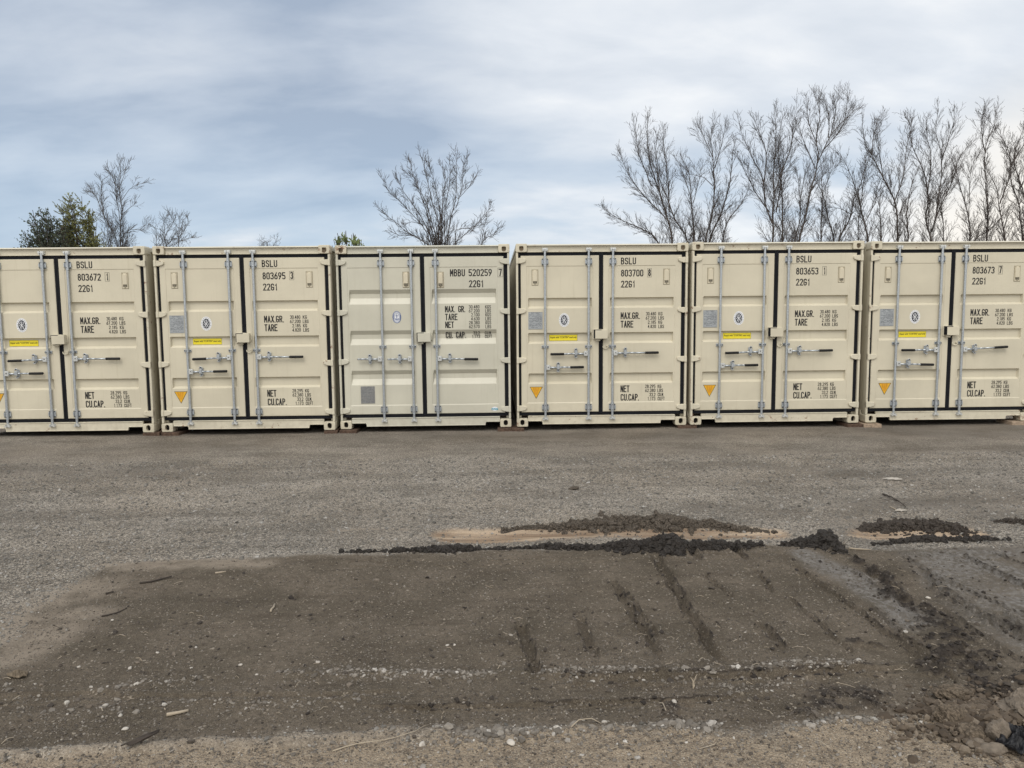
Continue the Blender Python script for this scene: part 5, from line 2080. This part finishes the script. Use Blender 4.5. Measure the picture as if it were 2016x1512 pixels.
stuff_stones('pebble_rows', 'rows of pale washed pebbles along the edges of the scraped soil', 'pebbles', np.stack([x, y, ground_h(x, y) + sz * .22], -1), sz, ICO2, 'pebble',
             rng.beta(1.3, 2.5, len(x)), jag=.10)
# crumbs of dark soil along the ruts and the wet track
x, y = sample(120000, -8.6, -4.2, lambda x, y: np.clip(ground_field('wet', x, y) * .50 + ground_field('soil', x, y) * .022 + ground_field('dry', x, y) * .03, 0, 1))
sz = rng.lognormal(math.log(.0062), .50, len(x)).clip(.003, .016)
stuff_stones('soil_crumbs', 'dark crumbs of soil along the ruts and the wet wheel track', 'soil crumbs', np.stack([x, y, ground_h(x, y) + sz * .15], -1), sz, ICO1, 'crumb',
             np.clip(rng.beta(1.6, 1.8, len(x)) - .45 * ground_field('wet', x, y), 0, 1), flat=(.5, .9), jag=.28)


# ------------------------------------------------------------------ pushed-up heaps
def heap(name, label, px, width, height, clods, size, mat, seed, crumb_mix=.35):
    """a windrow of soil: a lumpy core and clods rolled over it"""
    rr = np.random.default_rng(seed)
    P_ = np.array([gp(u, v) for u, v, _ in px])
    hk = np.array([q[2] for q in px])
    L = np.concatenate([[0], np.cumsum(np.linalg.norm(np.diff(P_, axis=0), axis=1))])
    n_ = max(24, int(L[-1] / .018))
    m_ = 22
    s = np.linspace(0, L[-1], n_)
    cx, cy, hh = np.interp(s, L, P_[:, 0]), np.interp(s, L, P_[:, 1]), np.interp(s, L, hk)
    lump = 0.62 + .75 * np.clip(fbm(cx * 1.0, cy, .28, 3, seed) + .35, 0, 1.3)
    hh = hh * height * lump
    w = width * (.16 + .84 * np.clip(hh / max(height, 1e-6), 0, 1.2))
    u = np.linspace(-1, 1, m_)
    X = cx[:, None] + 0 * u[None]
    Yv = cy[:, None] + w[:, None] * u[None] + fbm(X, X * 0 + u[None], .2, 3, seed + 3) * .02
    prof = np.clip(1 - np.abs(u) ** 1.8, 0, 1)
    Zv = hh[:, None] * prof[None] * (1 + .55 * fbm(X, Yv, .055, 4, seed + 5)) + prof[None] * fbm(X, Yv, .03, 3, seed + 7) * .012
    Zv = np.where(prof[None] <= 0.001, -.012, Zv) + ground_h(X, Yv)
    V_ = [np.stack([X, Yv, Zv], -1).reshape(-1, 3)]
    I_ = np.arange(n_ * m_).reshape(n_, m_)
    q = np.stack([I_[:-1, :-1], I_[1:, :-1], I_[1:, 1:], I_[:-1, 1:]], -1).reshape(-1, 4)
    F_ = [np.concatenate([q[:, [0, 1, 2]], q[:, [0, 2, 3]]])]
    tot = n_ * m_
    wgt = np.clip(hh, .004, None)
    wgt = wgt / wgt.sum()
    idx = rr.choice(n_, clods, p=wgt)
    uu = (rr.normal(0, .62, clods) * np.where(rr.random(clods) < .12, 2.2, 1)).clip(-2.8, 2.8)
    px_, py_ = cx[idx] + rr.uniform(-.012, .012, clods), cy[idx] + w[idx] * uu
    pz_ = hh[idx] * np.clip(1 - np.abs(uu) ** 1.8, 0, 1) + ground_h(px_, py_)
    sz_ = (rr.lognormal(math.log(size), .72, clods)).clip(size * .25, size * 4.2) * (.55 + .6 * np.clip(hh[idx] / max(height, 1e-6), 0, 1.1))
    Vc, Fc, _ = rock_field(np.stack([px_, py_, pz_ + sz_ * .15], -1), sz_, ICO2, flat=(.55, .95), jag=.20, loose=True)
    V_.append(Vc)
    F_.append(Fc + tot)
    V_ = np.concatenate(V_)
    c = np.array([P_[:, 0].mean(), P_[:, 1].mean(), 0])
    o = mesh_np(name, V_ - c, np.concatenate(F_), MAT[mat], False)
    o.location = tuple(c)
    tag(o, label, 'soil heap')
    return o


heap('soil_heap', 'long brown windrow of soil behind the strip of bare sand', [(985, 1042, .05), (1060, 1036, .35), (1120, 1034, .55), (1200, 1031, .85), (1250, 1030, 1.0), (1330, 1030, .8), (1400, 1032, .7), (1450, 1036, .25), (1530, 1042, .08)],
     .11, .047, 2300, .0080, 'brown_soil', 3)
heap('soil_heap', 'long dark windrow of wet clods between the sand strip and the soil', [(670, 1089, .03), (720, 1088, .10), (745, 1087, .02), (790, 1086, .18), (860, 1084, .26), (925, 1083, .22), (945, 1082, .03), (1000, 1081, .10), (1060, 1080, .10), (1110, 1080, .36), (1165, 1081, .34), (1184, 1081, .22), (1200, 1081, .66), (1240, 1081, .62), (1262, 1081, .45), (1290, 1080, .72), (1330, 1080, .78), (1352, 1080, .45), (1380, 1079, .66), (1420, 1078, .6), (1460, 1077, .4), (1500, 1074, .05)],
     .080, .068, 3800, .0095, 'wet_soil', 5)
heap('soil_heap', 'short dark mound of wet clods with a high right end', [(1535, 1074, .05), (1570, 1073, .40), (1600, 1073, .50), (1620, 1074, 1.2), (1640, 1076, 1.1), (1656, 1080, .3)], .09, .064, 1600, .0090, 'wet_soil', 8)
heap('soil_heap', 'low dark heap behind the right-hand sand patch', [(1690, 1040, .1), (1740, 1036, .6), (1790, 1034, .95), (1840, 1035, .85), (1890, 1038, .4), (1920, 1044, .08)], .11, .036, 1300, .0078, 'dark_soil', 11)
heap('soil_heap', 'flat dark ridge in front of the right-hand sand patch', [(1720, 1072, .15), (1780, 1066, .3), (1850, 1063, .6), (1900, 1062, .7), (1950, 1061, .4), (1985, 1062, .1)], .05, .034, 800, .0080, 'wet_soil', 13)
heap('soil_heap', 'thin dark ridge of soil at the right edge of the yard', [(1960, 1028, .1), (2000, 1030, .6), (2060, 1034, .8), (2120, 1040, .3)], .07, .034, 400, .0085, 'dark_soil', 14)


# ------------------------------------------------------------------ single clods and rocks
def lump(name, label, cat, px, py, r, squash, mat, seed, lift=.45, yaw=0, group=None, rough=.22, sub=3):
    rr = np.random.default_rng(seed)
    Vb, Fb = ICO4 if sub > 3 else ICO3
    V_ = Vb.copy()
    for _ in range(7):       # knock flats off a ball
        d = rr.normal(size=3)
        d /= np.linalg.norm(d)
        k = V_ @ d
        lim = rr.uniform(.55, .9)
        V_ = V_ - np.clip(k - lim, 0, None)[:, None] * d[None] * .9
    nz = fbm(V_[:, 0] * 2 + V_[:, 2] * 1.3 + seed, V_[:, 1] * 2 - V_[:, 2] * 1.1, 1.1, 4, seed) * rough
    if sub > 3:      # crumbly skin
        nz = nz + (np.abs(fbm(V_[:, 0] * 5 + V_[:, 2] * 3.1, V_[:, 1] * 5 - V_[:, 2] * 2.7, 1.0, 5, seed + 3, .62)) - .2) * rough * .8
    V_ = V_ * (1 + nz)[:, None] * np.array(squash)[None] * r
    g = gp(px, py)
    o = mesh_np(name, V_, Fb, MAT[mat], rough < .15)
    o.location = (g[0], g[1], float(ground_h(g[0], g[1])) + r * squash[2] * lift)
    o.rotation_euler = (rr.uniform(-.2, .2), rr.uniform(-.2, .2), yaw)
    tag(o, label, cat, group)
    return o


CG = 'clods and rocks in the heap at the lower right corner'
lump('earth_clod', 'dark round earth clod at the left end of the corner heap', 'clod', 1868, 1424, .060, (1.15, .9, .85), 'clod', 1, .55, .3, CG, .26, sub=4)
lump('earth_clod', 'upright earth clod beside the dark round one in the corner heap', 'clod', 1897, 1424, .038, (.8, .9, 1.1), 'clod', 2, .6, 0, CG, .25, sub=4)
lump('earth_clod', 'flat dark clod at the top of the corner heap, in the wet track', 'clod', 1880, 1374, .070, (1.25, .7, .55), 'clod', 3, .5, .1, CG, .3, sub=4)
lump('earth_clod', 'brown clod lowest in the corner heap, above two flat stones', 'clod', 1912, 1456, .052, (1.0, .9, .9), 'clod', 4, .5, .5, CG, .24, sub=4)
lump('earth_clod', 'small clod in the middle of the corner heap', 'clod', 1940, 1424, .036, (1.1, 1, .8), 'clod', 5, .5, .8, CG, .25, sub=4)
lump('earth_clod', 'low wide clod right of the middle of the corner heap', 'clod', 1935, 1396, .050, (1.3, 1, .5), 'clod', 16, .4, .2, CG, .3, sub=4)
lump('earth_clod', 'crumbly clod behind the dark round one', 'clod', 1893, 1396, .040, (1.2, 1, .6), 'clod', 17, .4, .9, CG, .3, sub=4)
lump('rock', 'big pale rock cut off by the right edge of the photo', 'rock', 2006, 1412, .082, (1.1, .9, .85), 'rock', 6, .55, .2, CG, .26, sub=4)
lump('rock', 'slanting rock leaning on the black plastic', 'rock', 1965, 1462, .060, (.8, .8, 1.0), 'rock', 7, .6, .5, CG, .22, sub=4)
lump('rock', 'flat stone at the foot of the corner heap, left of two', 'rock', 1920, 1468, .036, (1.4, .8, .6), 'rock', 8, .35, .2, CG, .2, sub=4)
lump('rock', 'flat stone at the foot of the corner heap, right of two', 'rock', 1954, 1480, .036, (1.5, .8, .6), 'rock', 9, .35, -.2, CG, .2, sub=4)
x = rng.normal(0, 1, 1500)
y = rng.normal(0, 1, 1500)
g0 = gp(1945, 1425)
px_, py_ = g0[0] + x * .17 + y * .03, g0[1] + y * .12
sz = rng.lognormal(math.log(.0085), .55, 1500).clip(.004, .028)
stuff_stones('heap_crumbs', 'brown soil crumbs and bits of stone filling the corner heap', 'soil crumbs', np.stack([px_, py_, ground_h(px_, py_) + .035 * np.exp(-(x ** 2 + y ** 2) / 2)], -1), sz, ICO1, 'brown_crumb',
             rng.beta(1.6, 2.2, 1500), flat=(.5, .9), jag=.24)

lump('rock', 'dark stone alone on the gravel between the containers and the windrow', 'rock', 1130, 963, .055, (1.0, .6, .42), 'brown_soil', 21, .35, .1, None, .2)
PG = 'larger pale stones lying on the dark soil'
spots = [(271, 1309, .017), (256, 1319, .016), (310, 1287, .012), (332, 1297, .012), (377, 1316, .012), (473, 1309, .013), (491, 1321, .015), (505, 1328, .011), (269, 1351, .017), (82, 1353, .018), (155, 1316, .012),
         (131, 1385, .020), (178, 1392, .020), (207, 1391, .018), (221, 1225, .013), (377, 1226, .014), (237, 1409, .016), (246, 1437, .018), (227, 1379, .018), (626, 1304, .015), (716, 1333, .014), (853, 1337, .016),
         (881, 1270, .012), (895, 1270, .011), (774, 1300, .011), (832, 1464, .022), (1005, 1464, .026), (1568, 1244, .014), (1328, 1388, .018), (1827, 1178, .020), (700, 1297, .010), (1097, 1437, .022), (1190, 1424, .018)]
for i, (u, v, r_) in enumerate(spots):
    lump('pale_stone', 'one of the larger pale stones lying loose on the dark soil', 'stone', u, v, r_ * .72, (1.2, .85, .6), 'pale_rock' if i % 3 else 'rock', 40 + i, .3, i * 1.3, PG, .10)


# ------------------------------------------------------------------ black plastic, sticks, straw
def crumple(name, label, cat, px, py, w, d, h, mat, seed):
    g = gp(px, py)
    n_ = 34
    u, v = np.meshgrid(np.linspace(-1, 1, n_), np.linspace(-1, 1, n_))
    du, dv = u * np.sqrt(1 - v * v / 2), v * np.sqrt(1 - u * u / 2)
    X = du * w / 2 * (1 + .55 * fbm(u, v, .7, 3, seed))
    Yv = dv * d / 2 * (1 + .55 * fbm(u, v, .7, 3, seed + 2))
    r_ = np.abs(fbm(u, v, .42, 4, seed + 4)) ** .7
    edge = np.clip(1.15 - np.maximum(np.abs(u), np.abs(v)), 0, 1) ** .5
    Zv = h * edge * (.25 + 1.1 * r_) + .004
    top = np.stack([X, Yv, Zv + .004], -1).reshape(-1, 3)
    bot = np.stack([X, Yv, Zv], -1).reshape(-1, 3)
    I_ = np.arange(n_ * n_).reshape(n_, n_)
    q = np.stack([I_[:-1, :-1], I_[:-1, 1:], I_[1:, 1:], I_[1:, :-1]], -1).reshape(-1, 4)
    N_ = n_ * n_
    rim = []
    for A in (I_[0], I_[-1][::-1], I_[:, 0][::-1], I_[:, -1]):
        rim += [(A[k + 1], A[k], A[k] + N_, A[k + 1] + N_) for k in range(n_ - 1)]
    o = mesh_np(name, np.concatenate([top, bot]), np.concatenate([q, q[:, ::-1] + N_, np.array(rim)]), MAT[mat], False)
    o.location = (g[0], g[1], float(ground_h(*g)))
    tag(o, label, cat)
    return o


crumple('plastic_sheet', 'crumpled black plastic sheet half buried at the lower right edge', 'plastic sheet', 2004, 1470, .15, .17, .075, 'plastic', 3)
crumple('paper_scrap', 'pale flat scrap lying on the gravel at the right', 'scrap', 1757, 944, .17, .09, .014, 'scrap', 6)
crumple('paper_scrap', 'small pale scrap behind the right-hand heap', 'scrap', 1772, 1007, .09, .045, .02, 'scrap', 7)
crumple('dry_leaf', 'curled dry leaf on the soil near the left edge', 'leaf', 36, 1335, .085, .06, .03, 'dry_leaf', 8)


def stick(name, label, cat, pxs, r, mat, lift=.6, taper=.6, seed=0, arch=0.0, forks=0):
    rr = random.Random(seed)
    P_ = [gp(*p) for p in pxs]
    W = []
    n_ = len(P_)
    for i, p in enumerate(P_):
        t = i / max(1, n_ - 1)
        W.append(np.array([p[0], p[1], float(ground_h(*p)) + r * lift + arch * math.sin(math.pi * t)]))
    W = catmull(W, .03)
    for i in range(len(W)):
        W[i] = W[i] + np.array([rr.gauss(0, r * .25), rr.gauss(0, r * .25), abs(rr.gauss(0, r * .2))])
    c = W[0].copy()
    mb = MB()
    m_ = len(W)
    mb.tube([tuple(p - c) for p in W], [r * (1 - (1 - taper) * i / (m_ - 1)) for i in range(m_)], 7)
    for k in range(forks):
        i = rr.randrange(m_ // 4, m_ - 1)
        a = W[i] - c
        q = a + np.array([rr.uniform(-.06, .06), rr.uniform(-.05, .05), rr.uniform(.0, .02)])
        mb.tube([tuple(a), tuple((a + q) / 2 + np.array([0, 0, .004])), tuple(q)], [r * .5, r * .4, r * .25], 5)
    o = mb.build(name, MAT[mat], None, tuple(c))
    tag(o, label, cat)
    return o


stick('stick', 'dark straight stick lying on the left part of the soil', 'stick', [(274, 1153), (300, 1149), (338, 1141)], .0075, 'stick_dark', 1.0, .6, 1)
stick('stick', 'short dark twig left of the dark straight stick', 'twig', [(207, 1173), (224, 1170)], .006, 'stick_dark', 1.0, .6, 2)
stick('stick', 'dark thin twig below the pinkish dirt on the left', 'twig', [(200, 1219), (228, 1211), (250, 1203)], .005, 'stick_dark', 1.0, .5, 3)
stick('stick', 'pale barkless stick lying in the lower left', 'stick', [(328, 1411), (350, 1407), (370, 1402)], .0085, 'stick_pale', 1.0, .7, 4)
stick('stick', 'short pale straw stub standing out on the dark soil', 'straw', [(534, 1208), (538, 1199), (541, 1192)], .0065, 'stick_pale', 1.0, .8, 5)
stick('stick', 'pale short straw near the top edge of the soil on the left', 'straw', [(424, 1133), (446, 1131)], .006, 'stick_pale', 1.0, .8, 6)
stick('branch', 'thin dark branch on the gravel behind the right-hand heap', 'branch', [(1738, 974), (1755, 982), (1772, 992), (1782, 999)], .008, 'stick_dark', 1.2, .4, 7, .01, 4)
stick('stick', 'short pale twig below the dark branch at the right', 'twig', [(1752, 998), (1764, 1004)], .006, 'stick_pale', 1.0, .7, 8)
stick('stick', 'pale split stick in front of the mound with the high right end', 'stick', [(1672, 1083), (1692, 1084), (1714, 1084)], .007, 'stick_pale', 1.0, .5, 9)
stick('grass_blade', 'long dry grass stalk curving along the foreground', 'grass stalk', [(655, 1484), (700, 1473), (760, 1462), (815, 1452), (835, 1440), (845, 1428)], .0026, 'stick_pale', 1.5, .4, 10, .006)
stick('grass_blade', 'dry grass stalk arched over the line of pebbles', 'grass stalk', [(1125, 1438), (1140, 1430), (1165, 1426), (1185, 1430)], .0028, 'stick_pale', 1.5, .5, 11, .018)
stick('grass_blade', 'thin dry stalk lying right of the pebble line', 'grass stalk', [(1293, 1382), (1305, 1395), (1312, 1410)], .0030, 'stick_pale', 1.5, .5, 12, .006)


def upright_stalk(label, px, py, h, seed):
    rr = random.Random(seed)
    g = gp(px, py)
    mb = MB()
    for k in range(3):
        a = rr.uniform(-.5, .5)
        pts = [(0, 0, -.01)]
        for i in range(1, 6):
            t = i / 5
            pts.append((a * h * .5 * t * t + rr.uniform(-.002, .002), rr.uniform(-.004, .004), h * t * (1 - .25 * abs(a) * t) * (1 - .2 * k)))
        mb.tube(pts, [.0035, .0033, .003, .0027, .002, .001], 5)
    o = mb.build('straw_tuft', MAT['stick_pale'], None, (g[0], g[1], float(ground_h(*g))))
    tag(o, label, 'straw')


upright_stalk('pale straw standing upright on the soil below the row of pebbles', 1365, 1357, .075, 2)
# split bark torn out of the lip of the soil
g = gp(280, 1475)
mb = MB()
rr = random.Random(5)
for k in range(9):
    ox, oy = rr.uniform(-.02, .02), rr.uniform(-.012, .012)
    L_ = rr.uniform(.06, .11)
    mb.tube([(ox - L_ / 2, oy - .02, .006), (ox, oy, .016 + rr.uniform(0, .008)), (ox + L_ / 2, oy + .028, .024 + rr.uniform(0, .01))], [.003, .0042, .002], 5)
o = mb.build('bark_bundle', MAT['stick_dark'], None, (g[0], g[1], float(ground_h(*g)) + .004))
tag(o, 'bundle of torn dark bark fibres on the pale lip of dirt, lower left', 'bark')

# short dry straws nobody could count
V_, F_ = [], []
tot = 0
x, y = sample(1400, -8.9, -4.8, lambda x, y: np.clip(.10 + .20 * ground_field('soil', x, y) + .25 * ground_field('fore', x, y), 0, 1))
for i in range(len(x)):
    a = rng.uniform(0, 2 * math.pi)
    L_ = rng.lognormal(math.log(.030), .5)
    r_ = rng.uniform(.0009, .0017)
    tm_ = np.array([[x[i], y[i], 0], [x[i] + math.cos(a) * L_ / 2 + rng.normal(0, .003), y[i] + math.sin(a) * L_ / 2, rng.uniform(.002, .012)], [x[i] + math.cos(a) * L_ + rng.normal(0, .006), y[i] + math.sin(a) * L_, rng.uniform(0, .01)]])
    tm_[:, 2] += float(ground_h(x[i], y[i])) + .002
    d = np.gradient(tm_, axis=0)
    d /= np.linalg.norm(d, axis=1, keepdims=True)
    aa = np.cross(d, np.array([0.1, .2, .97]))
    aa /= np.linalg.norm(aa, axis=1, keepdims=True)
    bb = np.cross(d, aa)
    ring = np.concatenate([tm_[j] + r_ * np.stack([aa[j] * math.cos(q) + bb[j] * math.sin(q) for q in (0, 2.09, 4.19)]) for j in range(3)])
    V_.append(ring)
    for j in range(2):
        for k in range(3):
            F_.append((tot + j * 3 + k, tot + j * 3 + (k + 1) % 3, tot + j * 3 + 3 + (k + 1) % 3, tot + j * 3 + 3 + k))
    tot += 9
o = mesh_np('straw_bits', np.concatenate(V_), np.array(F_), MAT['stick_pale'], False)
tag(o, 'short dry straws and grass bits strewn over the soil', 'straw', kind='stuff')
